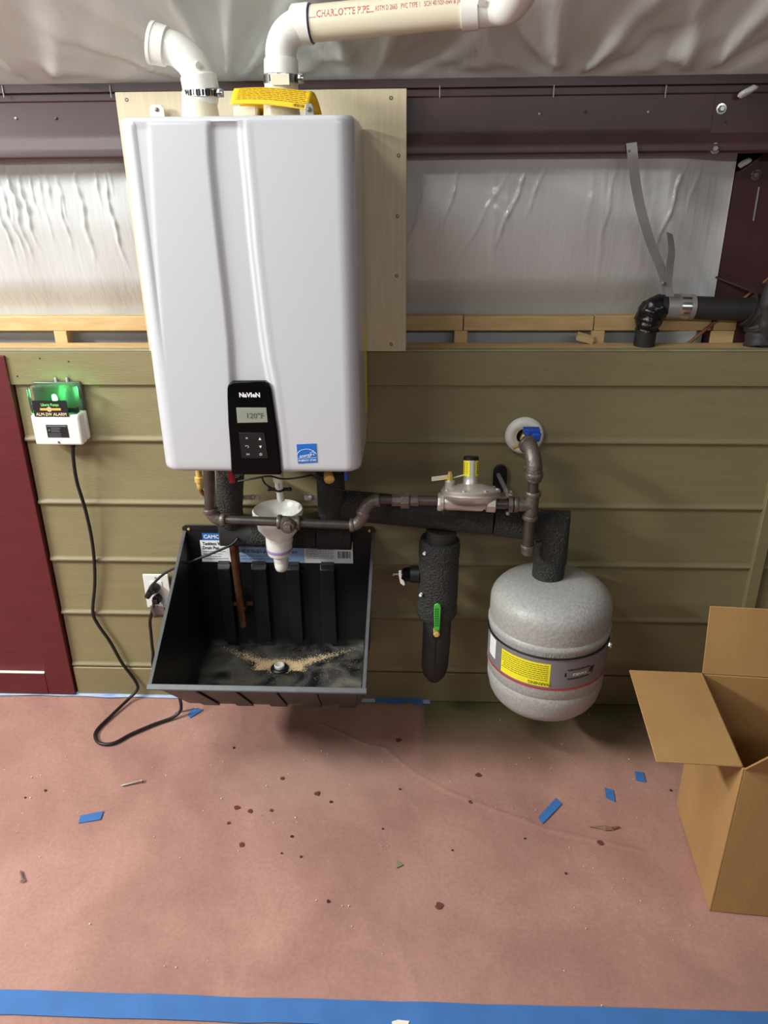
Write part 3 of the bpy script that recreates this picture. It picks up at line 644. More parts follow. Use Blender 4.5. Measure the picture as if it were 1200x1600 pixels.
# yellow tag folded over the exhaust
tgo = thing('warning_tag', 'folded yellow warning tag draped round the exhaust pipe base', 'tag', at(430, 160, -.29))
FY, RYY = -.322, -.286
A, B, C_, D_ = at(359.5, 163, FY), at(366, 138, RYY-.012), at(488, 141, RYY-.012), at(481, 170, FY)
A2, D2 = at(377, 150, -.222), at(497, 169, -.222)
A2.z = A.z; D2.z = D_.z; A2.x = B.x+.004; 
def tg(u, v):
    t = v/.55; return A.lerp(D_, u).lerp(B.lerp(C_, u), t) + V(0, -.004*math.sin(math.pi*t), .003*math.sin(math.pi*u*1.2))
tm = MB().grid(lambda u, v: tg(u, v*.55), 24, 12); to = tm.build('tag_card', M['yellow'], tgo, fix=False, smooth=70); sd = to.modifiers.new('thickness', 'SOLIDIFY'); sd.thickness = .0006
for u0, u1 in ((0, .33), (.84, 1)):                                   # the back fold either side of the pipe
    def bf(u, v):
        q = tg(u0+(u1-u0)*u, .55); return q + V(.012*v if u0 > .5 else 0, .055*v, -.045*v*v)
    o_ = MB().grid(bf, 8, 7).build('tag_fold', M['tagback'], tgo, fix=False, smooth=70); o_.modifiers.new('thickness', 'SOLIDIFY').thickness = .0006
def ont(u, v): return tg(u, v) + V(0, -.0012, .0008)
t = MB()
for i in range(7):
    v = .50-.055*i; u = .07
    while u < .93:
        l = random.uniform(.03, .08); t.quad(ont(u, v), ont(u+l, v), ont(u+l, v-.016), ont(u, v-.016)); u += l+.012
t.build('tag_print', M['inkbrown'], tgo, smooth=0)
t = MB()
for i in range(13):
    u = .80+.012*i; wd = random.choice((.003, .005, .007)); t.quad(ont(u, .12), ont(u+wd, .12), ont(u+wd, .03), ont(u, .03))
t.build('tag_barcode', M['ink'], tgo, smooth=0)

# ------------------------------------------------------------------ insulated water lines
def foam_run(name, pts, r, parent, n=22, m='foam', k=1):
    pts = [Vector(p) for p in pts]; out = []
    for a, b in zip(pts, pts[1:]):
        s = max(2, int((b-a).length/.02))
        out += [a+(b-a)*i/s for i in range(s)]
    out.append(pts[-1]); rs = [r*(1+.02*noise.noise((p.x*40, p.y*40, p.z*40))) for p in out]
    return MB().tube(out, rs, n).build(name, M[m], parent, smooth=60)
# main run: heater right outlet -> along the wall -> mitred elbow -> tank
RY = -.046
TX, TY, TP = at(855, 1000, -.19).x, -.19, -.168
m0 = at(519, 750, -.14); ml = thing('insulated_main', 'thick black foam wrapped water pipe running right to the grey tank', 'pipe', at(700, 840, -.12))
pe = at(862, 823, TP); pe.x = at(862, 850, TP).x
p0 = at(538, 789, -.085); p1 = at(772, 812, -.150)
foam_run('foam_sleeve', [p0, p1], .0395, ml)
foam_run('foam_sleeve', [p1+(p1-p0).normalized()*.002, pe], .041, ml)
# mitre: a sharp outer corner block built from two angled tube ends
cn = at(868, 822, TP); mit = MB(); cor = []
dm = (pe-p1).normalized(); n = 24; r = .041
top = []
for ring in range(3):
    for i in range(n):
        a = 2*math.pi*i/n; oy, oz = math.cos(a)*r, math.sin(a)*r
        if ring == 0: mit.v.append(pe - dm*.03 + V(0, oy, oz))
        if ring == 1: mit.v.append(V(pe.x+oz*.98, pe.y+oy, pe.z+oz))
        if ring == 2: mit.v.append(V(pe.x+oz, pe.y+oy, pe.z-.10))
mit.f = [(j*n+i, j*n+(i+1) % n, (j+1)*n+(i+1) % n, (j+1)*n+i) for j in range(2) for i in range(n)] + [tuple(range(n)), tuple(2*n+i for i in range(n))]
mit.build('mitred_elbow', M['foam'], ml, smooth=60)
zt = .522
foam_run('foam_sleeve', [V(pe.x, TP, pe.z-.06), V(pe.x-.003, TP, zt)], .0405, ml)
# right riser under the heater
r1 = thing('insulated_riser', 'black foam wrapped pipe dropping from the heater right underside', 'pipe', at(519, 815, -.1))
foam_run('foam_sleeve', [at(516, 735, -.12), at(519, 812, -.09)], .036, r1)
foam_run('foam_collar', [at(508, 756, -.138), at(508, 770, -.135)], .006, r1)
# left riser and lower run
l1 = thing('insulated_return', 'black foam wrapped pipe elbowing below the heater behind the white funnel', 'pipe', at(450, 850, -.05))
ec = at(362, 833, RY); r = .0355
foam_run('foam_sleeve', [at(360, 735, -.10), at(358, 790, -.075), V(ec.x, RY, ec.z+.03)], r, l1)
mit = MB()
for ring in range(3):
    for i in range(n):
        a = 2*math.pi*i/n; oy, oz = math.cos(a)*r, math.sin(a)*r
        if ring == 0: mit.v.append(V(ec.x-oz, ec.y+oy, ec.z+.05))
        if ring == 1: mit.v.append(V(ec.x-oz, ec.y+oy, ec.z-oz*-1))
        if ring == 2: mit.v.append(V(ec.x+.06, ec.y+oy, ec.z+oz))
mit.v[n:2*n] = [V(ec.x+math.sin(2*math.pi*i/n)*r, ec.y+math.cos(2*math.pi*i/n)*r, ec.z+math.sin(2*math.pi*i/n)*r) for i in range(n)]
mit.v[0:n] = [V(ec.x+math.sin(2*math.pi*i/n)*r, ec.y+math.cos(2*math.pi*i/n)*r, ec.z+.055) for i in range(n)]
mit.f = [(j*n+i, j*n+(i+1) % n, (j+1)*n+(i+1) % n, (j+1)*n+i) for j in range(2) for i in range(n)]
mit.build('mitred_elbow', M['foam2'], l1, smooth=60)
foam_run('foam_sleeve', [V(ec.x+.04, RY, ec.z), at(495, 837, RY)], r, l1)
foam_run('foam_sleeve', [at(496.5, 837, RY), at(549, 838, RY)], r*1.04, l1)
# valve cluster hanging from the main line
vc0 = at(690, 805, -.13)
vc = thing('insulated_drain_valve', 'black foam wrapped valve hanging under the main pipe with green handle', 'valve', at(684, 1060, -.13))
pb = at(688, 850, -.13)
foam_run('foam_neck', [at(690, 826, -.13), at(687, 862, -.13)], .040, vc, m='foam2')
b = [(688, 842, 1.0), (687, 850, 1.06), (686, 866, 1.06), (686, 871, 1.02), (685.5, 880, 1.05), (684, 938, 1.03)]
def ftube(name, lst, r0, m='foam'):
    P = []; R = []
    for i in range(len(lst)-1):
        for k in range(4):
            t = k/4; x, y, s = (lst[i][j]+(lst[i+1][j]-lst[i][j])*t for j in range(3)); P.append(at(x, y, -.13)); R.append(r0*s*(1+.02*noise.noise((y*.2, i, k))))
    P.append(at(lst[-1][0], lst[-1][1], -.13)); R.append(r0*lst[-1][2]); return MB().tube(P, R, 26).build(name, M[m], vc, smooth=60)
ftube('foam_wrap', b, .0505)
ftube('foam_cuff', [(683.5, 936, .98), (683, 944, 1.07), (682, 955, 1.08), (682, 960, 1.0)], .0505)
low = ftube('foam_tube', [(684, 950, 1), (682, 1000, 1), (679, 1040, .97), (678.5, 1052, .8), (678, 1061, .45)], .0385, 'foam2')
sl = MB(); a, b2 = at(681.5, 985, -.1695), at(679, 1056, -.166); sl.obox((a+b2)/2, (b2-a)/2, X_*.0009, Y_*.0012); sl.build('slit', M['dark'], low)
a = at(682, 991, -.170); MB().box(a.x-.011, a.x+.011, a.y-.001, a.y+.012, a.z-.013, a.z+.012).build('valve_opening', M['dark'], low)
MB().lathe(at(682, 989, -.187), -Y_, [(.0085, -.022), (.0085, .009), (.006, .011), (.004, .011)], 6).build('stem_nut', M['brass'], vc)
gp = [at(x, y, -.194) for x, y in ((678.5, 985), (677.8, 950), (679, 945.5), (683.5, 943.5), (688, 945.5), (689, 950), (687, 985))]
gh = MB().prism(gp, V(0, .006, 0)).build('handle_grip', M['green'], vc, bevel=.0015)
t = MB()
for dx in (-2.2, 1.2):
    for i in range(8): 
        y = 951+i*3.6; q = [at(683+dx+ddx, y+ddy, -.1946) for ddx, ddy in ((-1, 0), (1, 0), (1, 2.4), (-1, 2.4))]; t.quad(*q)
t.build('grip_print', mat('dark_green_print', (30, 92, 34), .5), gh, smooth=0)
tag(gh, 'bright green handle grip')
for px, py in ((663, 865), (657, 930)):
    a = at(px, py, -.172); MB().lathe(a, V(-.4, -1, 0), [(.004, -.008), (.004, .002)], 8).build('staple', M['paper'], vc)
a, b2 = at(655, 897, -.13), at(641, 897, -.13); so = MB().tube([a, b2], [.0235, .0225], 18).build('outlet_sleeve', M['black'], vc)
MB().tube([b2, at(634, 897, -.13), at(628, 896, -.13)], [.0205, .020, .015], 8).build('outlet_nut', M['blackgloss'], vc)
c = at(625, 897, -.13); MB().tube([c+V(.008, 0, 0), c-V(.016, 0, 0)], .003, 10).build('outlet_stem', M['chrome'], vc)
wg = MB(); wg.prism([c+V(.004, 0, .012), c+V(-.003, 0, .012), c+V(-.003, 0, -.004), c+V(.001, 0, -.026), c+V(.010, 0, -.034), c+V(.014, 0, -.030), c+V(.009, 0, -.012), c+V(.004, 0, 0)], V(0, -.004, 0)); wg.build('outlet_lever', M['whiteplastic'], vc, bevel=.001)
MB().lathe(c-V(.016, 0, 0), -X_, [(.006, 0), (.006, .004)], 8).build('outlet_cap', M['chrome'], vc)

# ------------------------------------------------------------------ expansion tank
tz0, tz1 = .142, .530; rT = .1545
tk = thing('expansion_tank', 'grey round expansion tank hanging from the black pipe', 'tank', (TX, TY, tz0))
def tprof():
    P = []
    for i in range(9): a = math.pi/2*i/8; P.append((rT*.06+rT*.90*math.sin(a), tz0+.085*(1-math.cos(a))))
    P += [(rT*.985, tz0+.10), (rT*.985, tz0+.118), (rT*.965, tz0+.124), (rT*.985, tz0+.130), (rT, tz0+.15), (rT, tz0+.262), (rT*1.02, tz0+.268), (rT*1.02, tz0+.276), (rT*.99, tz0+.282), (rT*1.0, tz0+.30)]
    for i in range(13): a = math.pi/2*i/12; P.append((rT*(.12+.88*math.cos(a)**.62), tz1-.060+.060*math.sin(a)))
    return P
tb = MB().lathe(V(TX, TY, 0), Z_, tprof(), 72).build('shell', M['tank'], tk, smooth=40)
def ring_patch(name, r, a0, a1, z0, z1, m, par, nu=40, th=0):
    f = lambda u, v: V(TX+r*math.sin(a0+(a1-a0)*u), TY-r*math.cos(a0+(a1-a0)*u), z0+(z1-z0)*v)
    return MB().grid(f, nu, 3).build(name, M[m], par, fix=False, smooth=180)
R1 = rT+.0006; A0, A1 = math.radians(-86), math.radians(88)
lb = ring_patch('wrap_label', R1, A0, A1, tz0+.160, tz0+.245, 'tankband', tk)
ring_patch('red_stripe', R1+.0003, A0, A1, tz0+.158, tz0+.164, 'tankred', lb)
ring_patch('white_patch', R1+.0003, math.radians(-80), math.radians(-66), tz0+.185, tz0+.243, 'paper', lb, 8)
wl = ring_patch('warning_label', R1+.0004, math.radians(-56), math.radians(-6), tz0+.168, tz0+.236, 'yellow2', lb, 20)
def ontank(ac, zc, flip=1):
    return lambda x, y: V(TX+(R1+.0010)*math.sin(ac-x/R1*flip), TY-(R1+.0010)*math.cos(ac-x/R1*flip), zc-y*flip)
t = MB(); t.text('WARNING', 0*X_, X_, Z_, .012, .03, 'CENTER', ontank(math.radians(-15), tz0+.176))
f = ontank(math.radians(-31), tz0+.186)
for i in range(8):
    x = -.062
    while x < .06:
        l = min(random.uniform(.004, .012), .064-x); y = -.006*i; t.quad(f(x, y), f(x+l, y), f(x+l, y-.0022), f(x, y-.0022)); x += l+.0018
t.build('warning_print', mat('olive_ink', (130, 122, 26), .6), lb, smooth=0)
t = MB(); f = ontank(math.radians(22), tz0+.205)
t.quad(*[f(x, y) for x, y in ((-.034, -.0055), (.040, -.0055), (.040, .0055), (-.034, .0055))])
t.add([f(-.030, -.010), f(-.045, -.010), f(-.0375, .013)], [(0, 1, 2)])
t.text('THERMAL-CONTROL', 0, X_, Z_, .0095, 0, 'CENTER', ontank(math.radians(22), tz0+.222), .8) if False else None
for yy in (-.013, .013):
    x = -.028
    while x < .03:
        l = random.uniform(.003, .007); t.quad(*[f(a_, b_) for a_, b_ in ((x, yy-.0025), (x+l, yy-.0025), (x+l, yy+.0015), (x, yy+.0015))]); x += l+.0014
t.build('label_print', M['ink'], lb, smooth=0)
def f2(x, y): return V(TX+(R1+.0016)*math.sin(math.radians(22)-x/R1), TY-(R1+.0016)*math.cos(math.radians(22)-x/R1), tz0+.205-y)
t = MB(); t.text('TANKS', 0*X_, X_, Z_, .0105, .03, 'CENTER', f2, 1.2); t.build('label_brand', M['paper'], lb, smooth=0)
t = MB(); g_ = lambda x, y: V(TX+(rT+.0012)*math.sin(math.radians(12)+x/rT), TY-(rT+.0012)*math.cos(math.radians(12)+x/rT), tz0+.2605+y)
t.text('P1M RG01@1/6', 0*X_, X_, Z_, .0175, .0, 'CENTER', g_, 1.15); t.build('embossed_mark', M['tank'], tk, smooth=0)
sp = MB()
for k in range(61):
    pass
sp.tube([V(TX+(rT*1.012)*math.sin(A0-.4+(A1-A0+.9)*i/60), TY-(rT*1.012)*math.cos(A0-.4+(A1-A0+.9)*i/60), tz0+.252+.0*i) for i in range(61)], .0028, 8)
sp.build('strap_wire', M['black'], tk)
a = math.radians(60); c = V(TX+rT*1.03*math.sin(a), TY-rT*1.03*math.cos(a), tz0+.248)
MB().lathe(c, V(math.sin(a), -math.cos(a), 0), [(.006, -.006), (.008, 0), (.0085, .006), (.006, .010)], 6).build('strap_nut', M['chrome'], tk)
c2 = V(TX+rT*1.02*math.sin(a+.25), TY-rT*1.02*math.cos(a+.25), tz0+.255); MB().tube([c, c2], .003, 8).build('strap_bolt', M['zinc'], tk)

# ------------------------------------------------------------------ gas line
GY = -.225
gs = thing('gas_pipe', 'black iron gas pipe stepping from the heater to the regulator', 'pipe', at(450, 830, GY))
def ring(mb, p, d, r, w_, n=20): d = Vector(d).normalized(); return mb.lathe(Vector(p)-d*w_/2, d, [(r*.93, 0), (r, w_*.2), (r, w_*.8), (r*.93, w_)], n)
def pipe(name, a, b, r, parent, m='iron_pipe', n=18): return MB().tube([a, b], r, n).build(name, M[m], parent)
def elbow(parent, a, c, b, r, k=10):
    m = MB(); P = arc(a, c, b, k); m.tube(P, r, 20)
    m2 = ring(m, a, c-a, r*1.16, r*.7); ring(m, b, c-b, r*1.16, r*.7); return m.build('elbow', M['iron_fit'], parent, smooth=50)
def tee(parent, a, b, c, o, r, name='tee'):
    m = MB().tube([a, b], r, 20); m.tube([o, c], r, 20)
    for q, dd in ((a, b-a), (b, a-b), (c, o-c)): ring(m, q, dd, r*1.16, r*.65)
    return m.build(name, M['iron_fit'], parent, smooth=50)
e_a, e_c, e_b = at(329, 797, GY), at(332, 811.5, GY), at(349, 812, GY)
pipe('nipple', at(326, 725, GY), at(329, 800, GY), .0138, gs)
elbow(gs, e_a, e_c, e_b, .0162)
ta, tb_, tc_ = at(437, 815.5, GY), at(466, 817, GY), at(450, 822, GY-.026)
pipe('long_nipple', at(350, 812, GY), ta, .0112, gs)
tee(gs, ta, tb_, tc_, at(450, 816.5, GY), .0158)
c = at(451, 823, GY-.030); m = MB(); m.lathe(c, -Y_, [(.0145, -.006), (.0145, .003), (.011, .004)], 20); m.obox(c-Y_*.008, X_*.0065, Y_*.006, Z_*.0065); m.build('plug', M['iron_fit'], gs, bevel=.001)
pipe('long_nipple', tb_, at(548, 820.5, GY), .0112, gs)
elbow(gs, at(550, 820.5, GY), at(564, 820.5, GY), at(568, 803, GY), .0150)
elbow(gs, at(568, 801, GY), at(571, 783, GY), at(590, 781, GY), .0150)
pipe('nipple', at(590, 781, GY), at(618, 781.5, GY), .0105, gs)
un = MB(); ua, ub = at(612, 781.5, GY), at(654, 782, GY); du = (ub-ua).normalized(); L_ = (ub-ua).length
un.lathe(ua, du, [(.0125, 0), (.0155, .001), (.0155, L_*.36), (.0135, L_*.36), (.0135, L_*.66), (.0150, L_*.67), (.0150, L_), (.0125, L_)], 8); un.lathe(ua, du, [(.0215, L_*.34), (.0215, L_*.66)], 8)
un.build('union', M['iron_fit'], gs, bevel=.001)
pipe('nipple', ub, at(686, 783, GY), .0125, gs)
# right: tee, drip leg, rise to the wall valve
gr_ = thing('gas_drop', 'black iron elbow, tee and capped drip leg in front of the mitred foam pipe', 'pipe', at(827, 862, GY))
T0 = at(830, 789, GY)
tee(gr_, at(833, 771, GY), at(828, 808, GY), at(806, 788.5, GY), T0, .0165)
pipe('nipple', at(833.5, 752, GY), at(833, 772, GY), .0125, gr_)
pipe('drip_leg', at(828, 806, GY), at(825, 852, GY), .0135, gr_)
m = MB(); ca, cb_ = at(825, 851, GY), at(823.5, 867, GY); dd = (cb_-ca).normalized(); L_ = (cb_-ca).length
m.lathe(ca, dd, [(.0165, 0), (.0175, .002), (.0175, .006), (.0158, .008), (.0150, L_*.8), (.009, L_)], 20); m.build('drip_cap', M['iron_fit'], gr_)
WX = at(825, 692, -.12)
q0, q1, q2 = at(829, 706, -.165), at(836, 712, GY+.005), at(834.5, 742, GY)
q1 = V(q2.x, q2.y, q2.z+.056); q0 = V(q2.x-.012, GY+.048, q1.z+.002)
elbow(gr_, q0, q1, q2, .0190)
m = MB(); ring(m, at(834, 748, GY), Z_, .0185, .012); m.build('elbow_band', M['iron_fit'], gr_)
# wall shut-off valve
ec_ = at(819, 680, -.012)
es = MB().lathe(ec_, -Y_, [(.048, -.004), (.050, .002), (.0485, .008), (.043, .015), (.036, .017), (.030, .016), (.024, .012), (.021, .011), (.0205, -.001)], 44, cap=False).build('wall_escutcheon', M['whiteplastic']); tag(es, 'round white escutcheon on the olive wall around the gas valve', 'escutcheon')
MB().lathe(ec_, -Y_, [(.0208, .001), (.0208, .003)], 24).build('pipe_hole', M['dark'], es)
gv = thing('gas_shutoff_valve', 'small brass gas valve with blue lever coming out of the wall', 'valve', (q0.x, -.12, q0.z-.02))
v0 = V(ec_.x+.004, -.020, ec_.z-.002); v1 = q0+V(0, .004, 0); dv = (v1-v0).normalized(); Lv = (v1-v0).length
m = MB(); m.lathe(v0, dv, [(.013, 0), (.013, Lv*.18), (.0165, Lv*.2), (.0165, Lv*.36), (.0115, Lv*.38), (.015, Lv*.55), (.0115, Lv*.7), (.0165, Lv*.72), (.0165, Lv*.9), (.0135, Lv)], 8); m.build('valve_body', M['brass'], gv, bevel=.001)
m = MB(); sm_ = v0+dv*Lv*.55; m.tube([sm_, sm_+V(.004, -.006, .026)], .0055, 10); m.tube([sm_, sm_+V(-.034, -.01, -.016)], .0045, 8); m.build('valve_stem', M['brass'], gv)
hb = sm_+V(.006, -.008, .026)
m = MB(); m.obox(hb+V(.002, 0, .002), V(.020, 0, 0), V(0, .012, 0), V(0, 0, .008)); m.obox(hb+V(.012, -.012, -.010), V(.011, 0, 0), V(0, .006, 0), V(.002, 0, .011)); m.obox(hb+V(-.008, -.010, -.005), V(.006, 0, 0), V(0, .004, 0), V(0, 0, .008))
tag(m.build('valve_lever', M['blue'], gv, bevel=.003, seg=3), 'blue lever')
# regulator
rg = thing('gas_regulator', 'silver gas pressure regulator with yellow labels on the iron pipe', 'regulator', at(735, 797, GY))
a, b = at(686, 784, GY), at(776, 787, GY)
m = MB(); du = (b-a).normalized(); L_ = (b-a).length
m.lathe(a, du, [(.019, 0), (.0225, .002), (.0225, .010), (.018, .012), (.020, .02), (.020, L_-.035), (.0155, L_-.030), (.0155, L_-.02)], 20); m.build('body_casting', M['cast'], rg, smooth=45)
MB().lathe(b-du*.026, du, [(.019, 0), (.0225, .002), (.0225, .022), (.019, .024)], 8).build('outlet_hex', M['cast'], rg, bevel=.001)
MB().lathe(a-du*.004, du, [(.0215, 0), (.0235, .003), (.0235, .009)], 8).build('inlet_hex', M['cast'], rg, bevel=.001)
AX = V(0, .27, .963).normalized(); AV = X_.cross(AX)                    # the case leans back towards the wall
dc = at(735, 777, GY-.004)
m = MB(); m.lathe(dc, AX, [(.040, -.016), (.060, -.004), (.068, .003), (.071, .007), (.069, .010), (.071, .013), (.071, .018), (.067, .021), (.050, .025), (.034, .030), (.020, .033)], 48); m.build('diaphragm_case', M['cast'], rg, smooth=40)
def radial(a, r, hh_): return dc + (X_*math.cos(a)+AV*math.sin(a))*r + AX*hh_
scw = MB()
for i in range(8): scw.lathe(radial(2*math.pi*i/8+.3, .065, .019), AX, [(.0045, 0), (.0045, .004), (.003, .005)], 8)
tag(scw.build('case_screws', M['cast'], rg), kind='stuff')
tw_ = dc + AX*.027
def py_of(p): d = p-CC; return 800-FPX*d.dot(CU)/d.dot(CF)
TL = .03
while py_of(tw_+AX*TL) > 717: TL += .001
m = MB().lathe(tw_, AX, [(.0205, 0), (.0185, .004), (.0175, .02), (.0172, TL)], 28); m.build('spring_tower', M['cast'], rg, smooth=45)
MB().lathe(tw_+AX*(TL-.003), AX, [(.0175, 0), (.0182, .001), (.0182, .007), (.016, .009)], 28).build('tower_cap', M['black'], rg)
def ontower(a, r, z): a = math.radians(a); return tw_ + AX*(TL-.040+z) + (X_*math.sin(a)+AV*math.cos(a))*r
for nm, a0, a1 in (('left', -80, -12), ('right', 30, 78)):
    yl = MB().grid(lambda u, v: ontower(a0+(a1-a0)*u, .0182, .036*v), 10, 2).build('tower_label', M['yellow2'], rg, fix=False)
    t = MB(); f = lambda u, v: ontower(a0+(a1-a0)*u, .0187, .036*v)
    for i in range(6): v = .15+.13*i; t.quad(f(.25, v), f(.72, v), f(.72, v+.05), f(.25, v+.05))
    t.build('label_print', M['ink'], yl, smooth=0)
vb = radial(math.radians(180), .050, .019)
MB().lathe(vb, Z_, [(.0145, 0), (.0125, .004), (.0118, .022), (.010, .024)], 20).build('vent_boss', M['cast'], rg)
MB().lathe(vb+Z_*.022, Z_, [(.0068, 0), (.0068, .014), (.0052, .016), (.0052, .022)], 6).build('vent_plug', M['brass'], rg)
m = MB(); m.obox(vb+V(-.024, .004, .027), V(.019, .002, .002), V(0, .010, .001), V(0, 0, .0006)); m.obox(vb+V(.024, .010, .030), V(.016, .002, .004), V(0, .002, 0), V(0, 0, .001)); m.build('vent_tag', M['chip'], rg)
MB().obox(vb+V(-.014, -.003, .0285), V(.010, 0, .001), V(0, .002, 0), V(0, 0, .0012)).build('vent_tag_strip', M['yellow2'], rg)
# hanger
hg = thing('pipe_hanger', 'black oval wall hanger with steel rod clamped round the gas pipe', 'hanger', at(783, 760, -.012))
oc = at(781, 745, -.013)
m = MB(); k = 20
m.prism([oc+V((.0185*math.cos(2*math.pi*i/k)), 0, .024*math.copysign(abs(math.sin(2*math.pi*i/k))**.8, math.sin(2*math.pi*i/k))+(.012 if math.sin(2*math.pi*i/k) > 0 else -.020)) for i in range(k)], V(0, -.006, 0)); m.build('wall_plate', M['black'], hg, bevel=.0015)
hr0 = at(779, 742, -.022); hr1 = at(794, 774, GY)
MB().tube([hr0, hr1], .0058, 10).build('threaded_rod', M['zinc'], hg)
MB().lathe(at(798, 771, GY-.008), -Y_, [(.0055, -.006), (.0055, .004), (.003, .005)], 6).build('clamp_bolt', M['chrome'], hg)
MB().lathe(at(793, 802, GY-.008), -Y_, [(.0045, -.006), (.0045, .004), (.003, .005)], 6).build('clamp_bolt', M['zinc'], hg)
rc = at(797, 787.5, GY); m = MB(); m.lathe(rc-X_*.005, X_, [(.0145, 0), (.021, 0), (.021, .010), (.0145, .010)], 24, cap=False); m.build('split_ring', M['iron_fit'], hg)
pipe('nipple', at(776, 787, GY), at(806, 788.5, GY), .0125, gs)

# ------------------------------------------------------------------ condensate funnel
FYc = -.128
fc = at(434, 797, FYc)
fn = thing('drain_funnel', 'white plastic drain funnel hanging under the heater', 'funnel', at(438, 898, FYc))
zt_ = fc.z
def zf(py): return at(436, py, FYc-.03).z
fr = .0625
m = MB().lathe(V(fc.x, FYc, 0), Z_, [(fr, zt_+.004), (fr+.003, zt_), (fr+.002, zt_-.010), (fr-.004, zt_-.014), (fr-.008, zf(831)), (.034, zf(846)), (.0345, zf(852))], 40, cap=False)
m.lathe(V(fc.x, FYc, 0), Z_, [(fr, zt_+.004), (fr-.005, zt_), (fr-.012, zt_-.020), (.030, zf(846)), (.014, zf(850)), (.001, zf(851))], 40, cap=False)
m.build('bowl', M['pvc'], fn, smooth=45)
nx = at(437, 860, FYc).x
MB().lathe(V(nx, FYc, 0), Z_, [(.034, zf(846)), (.0345, zf(858)), (.0335, zf(863))], 32).build('neck', M['pvc'], fn)
MB().lathe(V(nx, FYc, 0), Z_, [(.0338, zf(863)), (.0342, zf(864)), (.0342, zf(867)), (.033, zf(868))], 32).build('primer_ring', mat('lilac_primer', (166, 138, 190), .4), fn)
MB().lathe(V(nx, FYc, 0), Z_, [(.0335, zf(867.5)), (.031, zf(873)), (.022, zf(876)), (.0195, zf(878))], 32).build('reducer', M['pvc'], fn)
MB().lathe(V(nx+.002, FYc, 0), Z_, [(.0195, zf(876)), (.0195, zf(884)), (.0185, zf(885)), (.0190, zf(889))], 28).build('spigot', M['pvc'], fn)
MB().lathe(V(nx+.002, FYc-.001, 0), Z_, [(.0178, zf(886)), (.0180, zf(893)), (.0150, zf(898)), (.007, zf(901))], 24).build('end_cap', M['pvc'], fn)
rmm = MB()
for i in range(18):
    a = math.pi*2*i/18; rmm.ball(V(fc.x+math.cos(a)*(fr+.003), FYc+math.sin(a)*(fr+.003), zt_-.008), .0026, 6)
rmm.build('rim_screws', M['iron_fit'], fn)
for s in (-1, 1):
    c = V(fc.x+s*.082, -.045, zt_+.006); b = MB(); b.box(c.x-.022, c.x+.022, -.062, -.058, c.z-.006, c.z+.006); b.lathe(c+V(-s*.004, -.015, .002), -Y_, [(.007, 0), (.007, .006), (.004, .008)], 8); b.build('side_bracket', M['zinc'], fn)
dt = thing('condensate_tube', 'white drip tube with black clip above the funnel', 'tube', at(436, 780, FYc))
m = MB(); m.tube([at(434, 735, FYc), at(435, 752, FYc)], .0135, 18); m.build('coupling', M['pvc'], dt)
m = MB(); m.tube([at(435.5, 752, FYc), at(437, 768, FYc)], .0105, 18); m.build('tube', M['pvc'], dt)
m = MB(); m.tube([at(437, 764, FYc), at(438, 778, FYc), at(440, 783, FYc)], [.0085, .009, .0085], 16); m.build('tube_end', M['pvc'], dt)
c = at(437, 765, FYc); m = MB(); ring(m, c, Z_, .0125, .006); m.obox(c+V(-.016, 0, .001), X_*.010, Y_*.004, Z_*.003); m.obox(c+V(.016, 0, .001), X_*.010, Y_*.004, Z_*.003); m.ball(c+V(-.027, 0, 0), .005, 8); m.ball(c+V(.026, 0, .001), .006, 8); m.build('clip', M['black'], dt)
t = MB()
for i in range(5): q = at(435+.4*i, 754+2.2*i, FYc-.0112); t.quad(q+V(-.002, 0, .001), q+V(.002, 0, .001), q+V(.002, 0, -.001), q+V(-.002, 0, -.001))
t.build('tube_print', M['inkred'], dt, smooth=0)
# wires under the heater
for pts, lab in (([(372, 752, -.15), (395, 748, -.16), (420, 744, -.16), (440, 748, -.15), (462, 747, -.15), (488, 742, -.16)], 'thin black wire sagging under the heater behind the drip tube'), ([(486, 742, -.17), (503, 752, -.17), (520, 762, -.165), (545, 768, -.16)], 'thin black wire curving past the brass fitting to the foam pipe'), ([(409, 745, -.15), (413, 754, -.15), (420, 760, -.14), (428, 764, -.14)], 'short wire tail hanging left of the drip tube')):
    tag(MB().tube(spline([at(*p) for p in pts]), .0024, 8).build('wire', M['cord']), lab, 'wire', 'thin wires under the heater')

# ------------------------------------------------------------------ copper pipe
cpp = thing('copper_pipe', 'vertical copper discharge pipe ending above the black pan', 'pipe', at(380, 976, -.045))
c0, c1 = at(369, 838, -.052), at(380.5, 977, -.045); c0.x = c1.x
m = MB(); m.tube([c0+V(-.004, -.01, 0), c1], .0108, 20, cap=False); m.tube([c0, c1], .0092, 20, cap=True); m.build('tube', M['copper'], cpp)
c = at(378, 949, -.047); m = MB(); m.lathe(c-Z_*.005, Z_, [(.0112, 0), (.0128, .001), (.0128, .009), (.0112, .010)], 24, cap=False); m.obox(c+V(-.018, .012, .004), X_*.008, Y_*.0012, Z_*.006); m.obox(c+V(.020, .012, .006), X_*.010, Y_*.0012, Z_*.006); m.build('pipe_strap', M['copper'], cpp)

